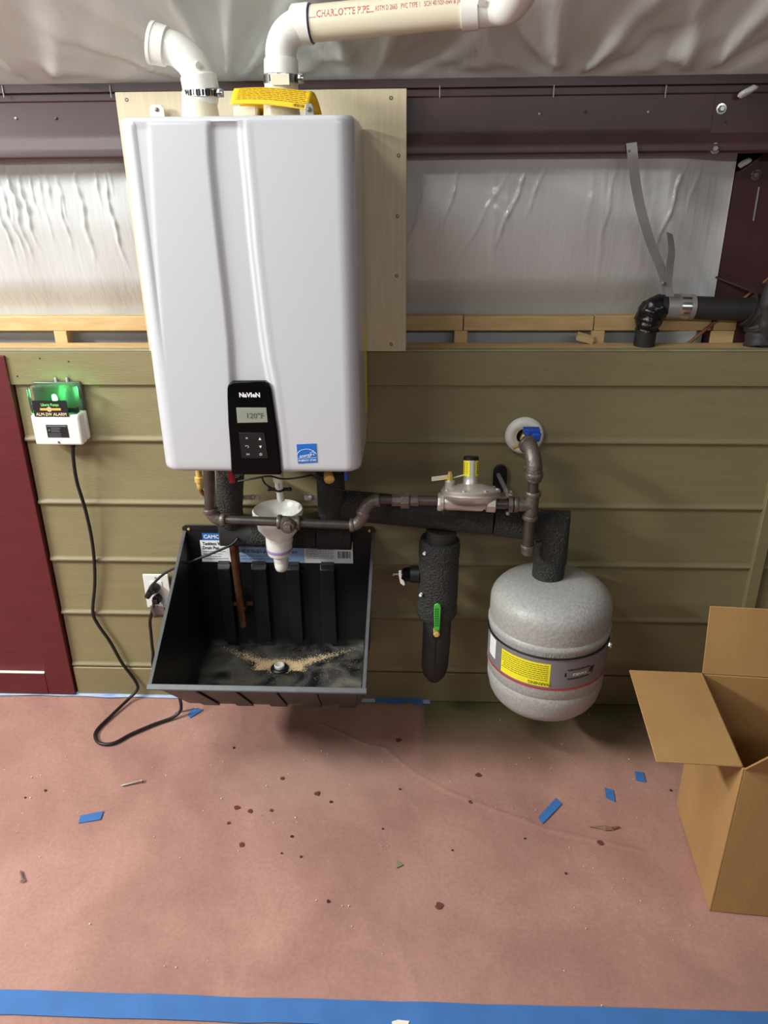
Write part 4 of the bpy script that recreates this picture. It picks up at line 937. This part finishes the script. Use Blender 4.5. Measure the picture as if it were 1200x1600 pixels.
# ------------------------------------------------------------------ drain pan
pn = thing('drain_pan', 'black plastic wall hung drain pan below the water heater', 'pan', (-.38, -.2, .19))
PB = -.012
bl_, br_ = at(288, 830, PB), at(582, 831, PB)
FYp = -.425
f_l, f_r = at(237, 1069, FYp), at(566, 1074, FYp)
zl = (f_l.z+f_r.z)/2; xl0, xr0 = (bl_.x+f_l.x)/2, (br_.x+f_r.x)/2
zb = (bl_.z+br_.z)/2
TLb, TRb, FLt, FRt = V(xl0, PB, zb), V(xr0, PB, zb), V(f_l.x, FYp, zl), V(f_r.x, FYp, zl)
k0 = at(322, 994, -.022); zfl = .203
BLf, BRf = V(xl0+.030, -.016, zfl), V(xr0-.012, -.016, zfl); FLf, FRf = V(xl0+.045, -.288, zfl-.004), V(xr0-.022, -.288, zfl-.004)
DR = flo(437, 1046, .190)
inn = [TLb, TRb, FLt, FRt, BLf, BRf, FLf, FRf, DR]
m = MB(); m.add(inn, [(0, 4, 5, 1), (0, 2, 6, 4), (1, 5, 7, 3), (2, 3, 7, 6), (4, 6, 8), (6, 7, 8), (7, 5, 8), (5, 4, 8)])
m.v = [Vector(q) for q in m.v]
tray = m.build('tray', M['panblack'], pn, fix=False, smooth=0)
sd = tray.modifiers.new('thickness', 'SOLIDIFY'); sd.thickness = .004; sd.offset = -1
# rim flange
rim = MB()
def flange(a, b, out, w_=.009):
    d = (b-a).normalized(); o = Vector(out); c = (a+b)/2
    rim.prism([a, b, b+o*w_, a+o*w_], V(0, 0, -.004))
lo = V(-1, 0, 0); sl_ = (FLt-TLb).normalized()
flange(TLb, FLt, V(-1, 0, 0)); flange(TRb, FRt, V(1, 0, 0)); flange(FLt+V(-.011, 0, 0), FRt+V(.011, 0, 0), V(0, -.8, -.6), .013)
rim.build('rim', mat('rim_highlight_grey', (84, 86, 88), .4, var=.15, vscale=30), pn, bevel=.001)  # rim coloured grey to carry the edge highlight of the black pan
MB().prism([TLb+V(-.011, -.001, 0), TRb+V(.011, -.001, 0), TRb+V(.011, -.001, .010), TRb+V(.002, -.001, .018), TLb+V(-.002, -.001, .018), TLb+V(-.011, -.001, .010)], V(0, .004, 0)).build('back_flange', M['black'], pn, bevel=.001)
for q in (TLb+V(.008, -.002, .006), TRb+V(-.006, -.002, .006)): MB().lathe(q, -Y_, [(.004, 0), (.004, .002), (.002, .003)], 10).build('pan_screw', M['brass'], pn)
for a_, b_ in ((343, 364), (395, 420), (449, 471), (501, 525)):
    x0, x1 = at(a_, 930, -.03).x, at(b_, 930, -.03).x; zt_r, zb_r = at(400, 884, -.03).z, at(400, 1000, -.034).z-.006
    m = MB(); m.add([V(x0, -.017, zt_r), V(x1, -.017, zt_r), V(x1-.002, -.030, zt_r-.012), V(x0+.002, -.030, zt_r-.012), V(x0, -.017, zb_r), V(x1, -.017, zb_r), V(x1-.002, -.036, zb_r), V(x0+.002, -.036, zb_r)], [(0, 1, 2, 3), (3, 2, 6, 7), (0, 3, 7, 4), (1, 5, 6, 2), (4, 7, 6, 5)])
    m.build('back_rib', M['black'], pn, bevel=.002)
    z_ = zt_r+.004; MB().box(x0+.004, x1-.004, -.020, -.016, z_-.005, z_+.004).build('rib_tab', mat('dusty_black', (70, 70, 70), .6) if 'rt' not in M else M['rt'], pn)
for i in range(5):                                                    # ribs on the outside of the sloping front
    t_ = .06+.2*i; a = FLt.lerp(FRt, t_+.02); b = FLt.lerp(FRt, t_+.12); c = FLf.lerp(FRf, t_+.12); d = FLf.lerp(FRf, t_+.02)
    nrm = V(0, -.70, -.72); MB().prism([a.lerp(d, .12)+nrm*.004, b.lerp(c, .12)+nrm*.004, c+nrm*.004, d+nrm*.004], nrm*.004).build('front_rib', M['black'], pn, bevel=.002)
m = MB(); m.lathe(V(DR.x, DR.y, .190), Z_, [(.026, 0), (.026, .006), (.022, .010), (.0165, .010), (.0160, .0)], 28, cap=False); m.build('drain_ring', M['black'], pn)
m = MB(); m.lathe(V(DR.x, DR.y, .188), Z_, [(.0135, 0), (.0150, .018), (.0125, .020), (.0115, .012), (.011, .0)], 24, cap=False); m.lathe(V(DR.x, DR.y, .190), Z_, [(.0118, 0), (.0118, .004)], 20); m.build('drain_outlet', M['whiteplastic'], pn)
# dusty film and sawdust in the pan
sd_ = MB(); rs = random.Random(3)
def pf(p, q, t, j): 
    c = p.lerp(q, t); return c+V(rs.gauss(0, j), rs.gauss(0, j), 0)
def pz(x, y):
    # height on the four sloping floor triangles
    P = V(x, y, 0)
    for a, b in ((BLf, FLf), (FLf, FRf), (FRf, BRf), (BRf, BLf)):
        v0 = V(b.x-a.x, b.y-a.y, 0); v1 = V(DR.x-a.x, DR.y-a.y, 0); v2 = V(x-a.x, y-a.y, 0)
        den = v0.x*v1.y-v1.x*v0.y
        if abs(den) < 1e-9: continue
        s = (v2.x*v1.y-v1.x*v2.y)/den; t = (v0.x*v2.y-v2.x*v0.y)/den
        if s >= -.001 and t >= -.001 and s+t <= 1.001: return a.z+s*(b.z-a.z)+t*(DR.z-a.z)
    return None
def grain(p, r):
    z = pz(p.x, p.y)
    if z is None: return
    p = V(p.x, p.y, z+.0008); a = rs.random()*6
    sd_.add([p+V(math.cos(a), math.sin(a), 0)*r, p+V(math.cos(a+2.1), math.sin(a+2.1), .3)*r, p+V(math.cos(a+4.2), math.sin(a+4.2), .2)*r, p+V(0, 0, r)], [(0, 1, 3), (1, 2, 3), (2, 0, 3)])
for i in range(2600):
    t = 1-abs(rs.gauss(0, .30)); 
    if t > .05: grain(pf(BRf, DR, t, .004+.007*t), rs.uniform(.0006, .0016))
for i in range(2600):
    t = 1-abs(rs.gauss(0, .26))
    if t > .05: grain(pf(BLf, DR, t, .004+.007*t), rs.uniform(.0006, .0016))
for i in range(2400):
    a = rs.uniform(-.3, math.pi+.3); d = rs.gauss(.042, .007); grain(V(DR.x+math.cos(a)*d*1.35, DR.y+math.sin(a)*d*.8, 0), rs.uniform(.0007, .0018))
for i in range(900): grain(V(rs.uniform(xl0+.1, xr0-.02), rs.uniform(-.25, -.03), 0), rs.uniform(.0004, .0010))
for i in range(0): t = rs.random(); grain(V(DR.x+.05+abs(rs.gauss(0, .02)), DR.y-.01+rs.gauss(-.02, .02), 0), rs.uniform(.0005, .0012))
tag(sd_.build('sawdust', M['dust'], smooth=0, fix=False), 'pale sawdust drifted towards the drain of the black pan', 'sawdust', kind='stuff')
# pan label
LY = PB-.0045
la, lb_, lc, ld = at(312, 843, LY), at(551, 853, LY), at(552, 881, LY), at(314, 877, LY)
lz1, lz0, lx0, lx1 = (la.z+at(551, 848, LY).z)/2, (lc.z+ld.z)/2, la.x, lb_.x
lp = thing('pan_label', 'white and blue printed paper label across the drain pan back', 'label', ((lx0+lx1)/2, LY, lz0))
MB().box(lx0, lx1, LY, LY+.001, lz0, lz1).build('label_sheet', M['paper'], lp)
MB().box(lx0+.008, lx0+.075, LY+.0002, LY+.0012, lz1, lz1+.022).build('label_tab', M['logoblue'], lp)
xb0, xb1 = at(364, 860, LY).x, at(475, 860, LY).x
MB().box(xb0, xb1, LY-.0006, LY, lz0+.001, lz1-.001).build('blue_field', M['labelblue'], lp)
hh = lz1-lz0
t = MB(); t.text('Tankless Water Heater', V(lx0+.006, LY-.0008, lz1-.010), X_, Z_, .0135, .02, 'LEFT', None, .85); t.text('Drain Pan', V(lx0+.006, LY-.0008, lz1-.023), X_, Z_, .0135, .02, 'LEFT', None, .85)
t.text('Charola de desagüe para calentador de agua', V(xb0+.003, LY-.0010, lz0+hh*.52), X_, Z_, .0125, .015, 'LEFT', None, .80)
for i in range(12): x = lx1-.042+.003*i; wd = rs.choice((.0008, .0014, .002)); t.quad(V(x, LY-.0008, lz0+.016), V(x+wd, LY-.0008, lz0+.016), V(x+wd, LY-.0008, lz0+.038), V(x, LY-.0008, lz0+.038))
t.build('label_text', M['ink'], lp, smooth=0)
t = MB(); t.bars(V(lx0+.006, LY-.0008, lz1-.033), X_, Z_, .075, 4, .0075, .0022, .6); t.bars(V(xb0+.003, LY-.0010, lz1-.008), X_, Z_, .18, 3, .009, .003, .8); t.bars(V(xb0+.003, LY-.0010, lz0+.022), X_, Z_, .18, 2, .009, .003, .8)
t.bars(V(xb1+.006, LY-.0008, lz1-.014), X_, Z_, lx1-xb1-.058, 8, .0052, .0018, .95); t.build('small_print', M['inkgrey'], lp, smooth=0)
t = MB(); t.text('CAMCO', V(lx0+.040, LY-.0003, lz1+.011), X_, Z_, .0155, .03); t.build('label_logo', M['paper'], lp, smooth=0)

# ------------------------------------------------------------------ wall outlet, plugs, cords
OX, OZ = (at(221, 897, -.012).x+at(260, 896, -.012).x)/2+.004, at(242, 923, -.012).z
ou = thing('wall_outlet', 'white double wall socket low on the siding beside the pan', 'outlet', (OX, -.012, OZ-.06))
MB().box(OX-.037, OX+.037, -.0155, -.0095, OZ-.055, OZ+.055).build('cover_plate', M['whiteplastic'], ou, bevel=.002, seg=3)
MB().box(OX-.017, OX+.017, -.0175, -.0150, OZ-.034, OZ+.034).build('receptacle', M['paper'], ou, bevel=.001)
sc_ = MB()
for s in (-1, 1): sc_.lathe(V(OX, -.0155, OZ+s*.045), -Y_, [(.003, -.001), (.003, .001)], 10)
sc_.build('plate_screws', M['zinc'], ou)
hc = thing('power_cord', 'black power cord from behind the copper pipe to the upper socket', 'cord', at(300, 885, -.06))
pg = at(233, 921, -.035)
b = MB(); b.tube([V(OX-.002, -.018, OZ+.017), V(OX-.004, -.030, OZ+.016), V(OX-.006, -.046, OZ+.017)], [.0145, .0155, .011], 14); b.tube([V(OX-.010, -.040, OZ+.014), V(OX-.022, -.044, OZ-.004)], [.010, .008], 10)
b.build('plug', M['black'], hc)
b = MB(); b.tube(spline([V(OX-.004, -.044, OZ+.020), at(240, 912, -.055), at(262, 893, -.055), at(300, 877, -.065), at(335, 863, -.075), at(362, 851, -.088), at(372, 841, -.086)]), .0037, 10); b.build('cable', M['cord'], hc)
ac = thing('power_cord', 'long black cord looping from the alarm box across the floor to the socket', 'cord', at(170, 1150, 0))
aX = at(114, 697, -.045)
pts = [at(114, 692, -.045), at(114.5, 715, -.045), at(120, 752, -.04), at(133, 795, -.03), at(143, 840, -.022), at(147.5, 880, -.018), at(148, 915, -.016), at(145, 955, -.016), at(152, 974, -.016), at(172, 1003, -.018), at(190, 1035, -.020), at(208, 1059, -.022), at(215, 1072, -.026)]
g0 = [flo(213, 1080, .03), flo(200, 1093, .012), flo(175, 1117, .0055), flo(152, 1140, .0055), flo(149, 1153, .0055), flo(158, 1162, .0055), flo(178, 1161, .0055), flo(205, 1147, .0055), flo(240, 1132, .0055), flo(268, 1122, .007), flo(281, 1112, .02), flo(283, 1102, .045)]
lastp = V(g0[-1].x+.0, g0[-1].y+.035, .13)
pts2 = [g0[-1]+V(-.006, .03, .05), V(-.63, -.05, .17), at(246, 1046, -.030), at(239, 1018, -.030), at(236, 990, -.030), at(234.5, 970, -.030), V(OX-.010, -.040, OZ-.04), V(OX-.006, -.038, OZ-.024)]
MB().tube(spline(pts+g0+pts2), .0047, 12).build('cable', M['cord'], ac)
b = MB(); b.tube([V(OX+.001, -.018, OZ-.018), V(OX, -.034, OZ-.018)], [.0125, .013], 14); b.obox(V(OX-.003, -.034, OZ-.026), X_*.008, Y_*.007, Z_*.012); b.build('plug', M['black'], ac, bevel=.001)
tgm = MB(); c = V(OX+.004, -.048, OZ-.050); tgm.grid(lambda u, v: c+V(.040*(u-.5)+.006*v, .008*math.sin(u*3)+.004*v, .042*(.5-v)), 8, 6)
tgo_ = tgm.build('cord_tag', mat('grey_plastic_tag', (96, 84, 80), .4, var=.1, vscale=40), ac, fix=False); tgo_.modifiers.new('thickness', 'SOLIDIFY').thickness = .001

# ------------------------------------------------------------------ alarm box
ax0, ax1 = at(55, 690, -.062).x, at(129, 690, -.062).x
az0, az1 = at(90, 696, -.062).z, at(90, 609, -.062).z
al = thing('alarm_box', 'small white alarm box with glowing green lamp on the siding', 'alarm', ((ax0+ax1)/2, -.035, az0))
axc = (ax0+ax1)/2; aw = (ax1-ax0)
zs_ = at(90, 649, -.062).z
MB().box(ax0+.006, ax1+.002, -.028, -.0095, az0+.004, zs_).build('back_box', M['whiteplastic'], al, bevel=.005, seg=3)
MB().box(ax0, ax1, -.062, -.028, az0, zs_).build('front_case', M['whiteplastic'], al, bevel=.006, seg=4)
MB().box(ax0+.001, ax1+.001, -.020, -.0095, zs_, az1+.010).build('back_plate', mat('green_lit_plastic', (70, 86, 72), .35), al, bevel=.004)  # green glow inside the dome is put into the plate colour
dome = MB().box(ax0+.001, ax1-.001, -.061, -.0285, zs_+.0005, az1+.004).build('clear_dome', M['clear'], al, bevel=.008, seg=4)
MB().box(ax0+.012, ax1-.012, -.046, -.036, zs_+.001, zs_+.016).build('circuit_board', mat('pcb_dark', (20, 40, 28), .4), al)
lc_ = at(86, 621, -.050)
MB().lathe(lc_-Z_*.018, Z_, [(.003, 0), (.003, .012), (.0062, .012), (.0062, .018), (.0045, .024), (.001, .026)], 14).build('led_lamp', M['led'], al)
pl_ = bpy.data.lights.new('green_led_glow', 'POINT'); pl_.energy = .16; pl_.color = (.12, 1, .22); pl_.shadow_soft_size = .006
plo = bpy.data.objects.new('green_led_glow', pl_); COL.objects.link(plo); plo.location = lc_+V(0, -.004, .004)
bk = MB().box(at(52, 640, -.0635).x, at(106, 640, -.0635).x, -.0635, -.0621, zs_-.003, at(90, 626, -.0635).z).build('front_label', M['ink'], al)
yL = -.0639; alc = (at(52, 640, -.0635).x+at(106, 640, -.0635).x)/2
t = MB(); t.text('ALM-2W ALARM', V(alc, yL, zs_+.003), X_, Z_, .0115, .02, 'CENTER', None, .95); t.build('label_text', mat('cream_print', (222, 206, 168), .5), bk, smooth=0)
t = MB(); t.text('Liberty Pumps', V(alc, yL, zs_+.028), X_, Z_, .010, .03, 'CENTER', None, .8); t.build('label_brand', mat('green_lit_print', (120, 220, 110), .5), bk, smooth=0)  # lettering coloured green as if lit by the lamp
t = MB(); t.quad(*[V(alc+x, yL, zs_+.0165+z) for x, z in ((-.027, -.003), (.027, -.003), (.027, .003), (-.027, .003))]); t.build('label_bar', mat('orange_print', (226, 176, 84), .5), bk, smooth=0)
t = MB(); t.lathe(V(alc-.003, yL-.0002, zs_+.0165), -Y_, [(.0065, 0), (.0065, .0003)], 18); t.build('label_disc', mat('peach_print', (236, 178, 140), .5), bk)
lw = MB().box(axc-.026, axc+.030, -.0630, -.0618, az0+.022, az0+.056).build('rating_label', M['ink'], al)
t = MB(); t.bars(V(axc-.024, -.0634, az0+.054), X_, Z_, .052, 1, .004, .003, 1); t.bars(V(axc-.014, -.0634, az0+.048), X_, Z_, .026, 3, .0045, .0018, .7); t.bars(V(axc-.022, -.0634, az0+.033), X_, Z_, .034, 3, .004, .0012, .9)
t.add([V(axc-.022, -.0634, az0+.040), V(axc-.016, -.0634, az0+.040), V(axc-.019, -.0634, az0+.046)], [(0, 1, 2)]); t.build('rating_print', M['inkgrey'], lw, smooth=0)
MB().lathe(V(axc, -.0625, az0+.009), -Y_, [(.003, -.001), (.003, .001)], 10).build('case_screw', M['iron_fit'], al)
for dx in (.0, .030):
    c = V(axc+dx, -.016, az1+.014); MB().lathe(c, Z_, [(.004, -.006), (.004, .004), (.0025, .006)], 8).build('lug_screw', M['zinc'], al)
MB().tube([V(aX.x, -.045, az0+.004), V(aX.x, -.045, az0-.010)], .0062, 12).build('cord_grip', M['black'], al)

# ------------------------------------------------------------------ duct strap and wrapped pipe upper right
ds = thing('pipe_strap', 'bent galvanised steel strap hanging from the girt to the black pipe', 'strap', at(1040, 460, .03))
def strap(name, pts, w_, th=.0012, side=X_):
    P = spline(pts, 6); m = MB(); vs = []; n = len(P)
    for i, p in enumerate(P):
        T = (P[min(i+1, n-1)]-P[max(i-1, 0)]).normalized(); s_ = side - T*side.dot(T) if not callable(side) else side(i/(n-1)); s_ = s_.normalized(); nn = T.cross(s_).normalized()
        vs += [p-s_*w_/2-nn*th, p+s_*w_/2-nn*th, p+s_*w_/2+nn*th, p-s_*w_/2+nn*th]
    fs = [(4*i+a, 4*i+(a+1) % 4, 4*(i+1)+(a+1) % 4, 4*(i+1)+a) for i in range(n-1) for a in range(4)] + [(0, 1, 2, 3), (4*n-1, 4*n-2, 4*n-3, 4*n-4)]
    return m.add(vs, fs).build(name, M['zinc'], ds)
PYp = .058
strap('long_strap', [at(986.5, 223, -.016), at(989, 248, -.015), at(993, 285, -.003), at(1002, 330, .008), at(1017, 380, .014), at(1035, 425, .020), at(1043, 458, .022)], .023, side=lambda t: V(math.cos(.35*t), .25*t, .12))
strap('short_strap', [at(1046, 364, -.0), at(1048, 378, .006), at(1049, 395, .012), at(1046, 420, .016), at(1044, 445, .019), at(1047, 463, .020)], .0195, side=lambda t: V(1, .5-.5*t, -.35+.35*t))
MB().lathe(at(983, 236, -.0165), -Y_, [(.003, -.001), (.003, .0012)], 8).build('screw', M['iron_fit'], ds)
MB().lathe(at(1037, 443, .016), -Y_, [(.005, -.002), (.005, .003), (.003, .005)], 6).build('screw', M['chrome'], ds)
wp = thing('wrapped_pipe', 'black wrapped pipe elbowing down behind the siding top', 'pipe', at(1030, 510, PYp))
wa, wb_ = at(1040, 479, PYp), at(1185, 484, PYp); rw = .029
ring_o = at(1040, 478, PYp); re = at(1083, 479.5, PYp); dwp = (re-ring_o).normalized()
m = MB(); m.lathe(ring_o, dwp, [(rw*.97, 0), (rw*1.04, .001), (rw*1.04, (re-ring_o).length), (rw*.97, (re-ring_o).length+.001)], 30); m.build('strap_loop', M['zinc'], ds)
m = MB(); m.lathe(at(1061, 478.7, PYp), dwp, [(rw*1.04, -.001), (rw*1.055, 0), (rw*1.055, .0225)], 30, cap=False); m.build('strap_overlap', M['chrome'], ds)
MB().tube([at(1030, 478, PYp), at(1070, 480, PYp), at(1120, 482, PYp), wb_], rw*.97, 24).build('foam_tube', M['foam2'], wp, smooth=60)
def rough_tube(pts, r, amp, name, par, m='blacktape'):
    P = spline(pts, 7); R = [r*(1+amp*noise.noise((p.x*90, p.y*70, p.z*90))) for p in P]
    o = MB().tube(P, R, 20)
    o.v = [v+V(noise.noise(v*60), noise.noise(v*60+V(5, 0, 0)), noise.noise(v*60+V(0, 5, 0)))*r*amp*.8 for v in o.v]
    return o.build(name, M[m], par, smooth=50)
rough_tube([at(1036, 480, PYp), at(1024, 482, PYp), at(1015, 490, PYp), at(1012, 503, PYp), at(1010, 515, PYp)], rw*1.05, .22, 'tape_wrap', wp)
MB().tube([at(1011, 505, PYp), at(1009, 520, PYp), V(at(1007, 533, PYp).x, PYp, 1.0722)], rw*.9, 20).build('foam_tube', M['foam2'], wp)
wh = thing('wrapped_hose', 'thick dark wrapped hose bundle dropping at the right edge', 'hose', at(1190, 530, .06))
rough_tube([at(1168, 484, .066), at(1184, 492, .064), at(1190, 512, .064), V(at(1186, 535, .066).x, .055, 1.0735)], .040, .10, 'wrap', wh, 'vinyltaped')
rough_tube([at(1215, 440, .03), at(1205, 470, .03), at(1200, 500, .035), V(at(1197, 535, .05).x, .05, 1.0735)], .024, .14, 'plastic_wrap', wh, 'vinyltaped')
tag(MB().tube([at(1072, 540, .093), at(1140, 484, .0935), at(1215, 424, .094)], .0042, 10).build('copper_tube', M['rust']), 'thin dull copper tube slanting up behind the black pipe', 'tube')

# ------------------------------------------------------------------ cardboard box
BH = .402
FLb, BLb = flo(1108, 1424), flo(1057, 1258)
ed = (BLb-FLb); ed.z = 0; Ld = .312; ed.normalize(); rx = V(ed.y, -ed.x, 0); Wd = .335; th = .004
bx = thing('cardboard_box', 'open brown cardboard box standing on the floor at right', 'box', FLb)
FLb = V(FLb.x, FLb.y, .0012); c = [FLb, FLb+rx*Wd, FLb+rx*Wd+ed*Ld, FLb+ed*Ld]
def panel(name, a, b, inn): MB().prism([a, b, b+inn*th, a+inn*th], V(0, 0, BH)).build(name, M['card'], bx, bevel=.0008)
panel('left_side', c[0], c[3], rx); panel('right_side', c[1], c[2], -rx)
panel('front_side', c[0]+rx*(th+.0003), c[1]-rx*(th+.0003), ed); panel('back_side', c[3]+rx*(th+.0003), c[2]-rx*(th+.0003), -ed)
MB().prism([c[0]+(rx+ed)*.005, c[1]+(ed-rx)*.005, c[2]-(rx+ed)*.005, c[3]+(rx-ed)*.005], V(0, 0, .005)).build('bottom', M['card'], bx)
T = [q+V(0, 0, BH+.0006) for q in c]; FW = .165
def flap(name, a, b, dirv, n_, ins0=.001, ins1=.001):
    e = (b-a).normalized(); a2, b2 = a+e*.002, b-e*.002; o = dirv.normalized()*FW
    m = MB(); k = 6
    for i in range(1): m.prism([a2, b2, b2+o-e*ins1, a2+o+e*ins0], n_.normalized()*th)
    return m.build(name, M['card'], bx, bevel=.001)
flap('left_flap', T[0], T[3], -rx+Z_*-.02, Z_)
flap('back_flap', T[3], T[2], Z_+ed*.22-rx*.0, ed)
flap('front_flap', T[0], T[1], Z_*.80-ed*.62, -ed*.8-Z_*.62)
flap('right_flap', T[1], T[2], rx*.9-Z_*.35, Z_)
for o in sc.objects:
    if '_o' in o: del o['_o']
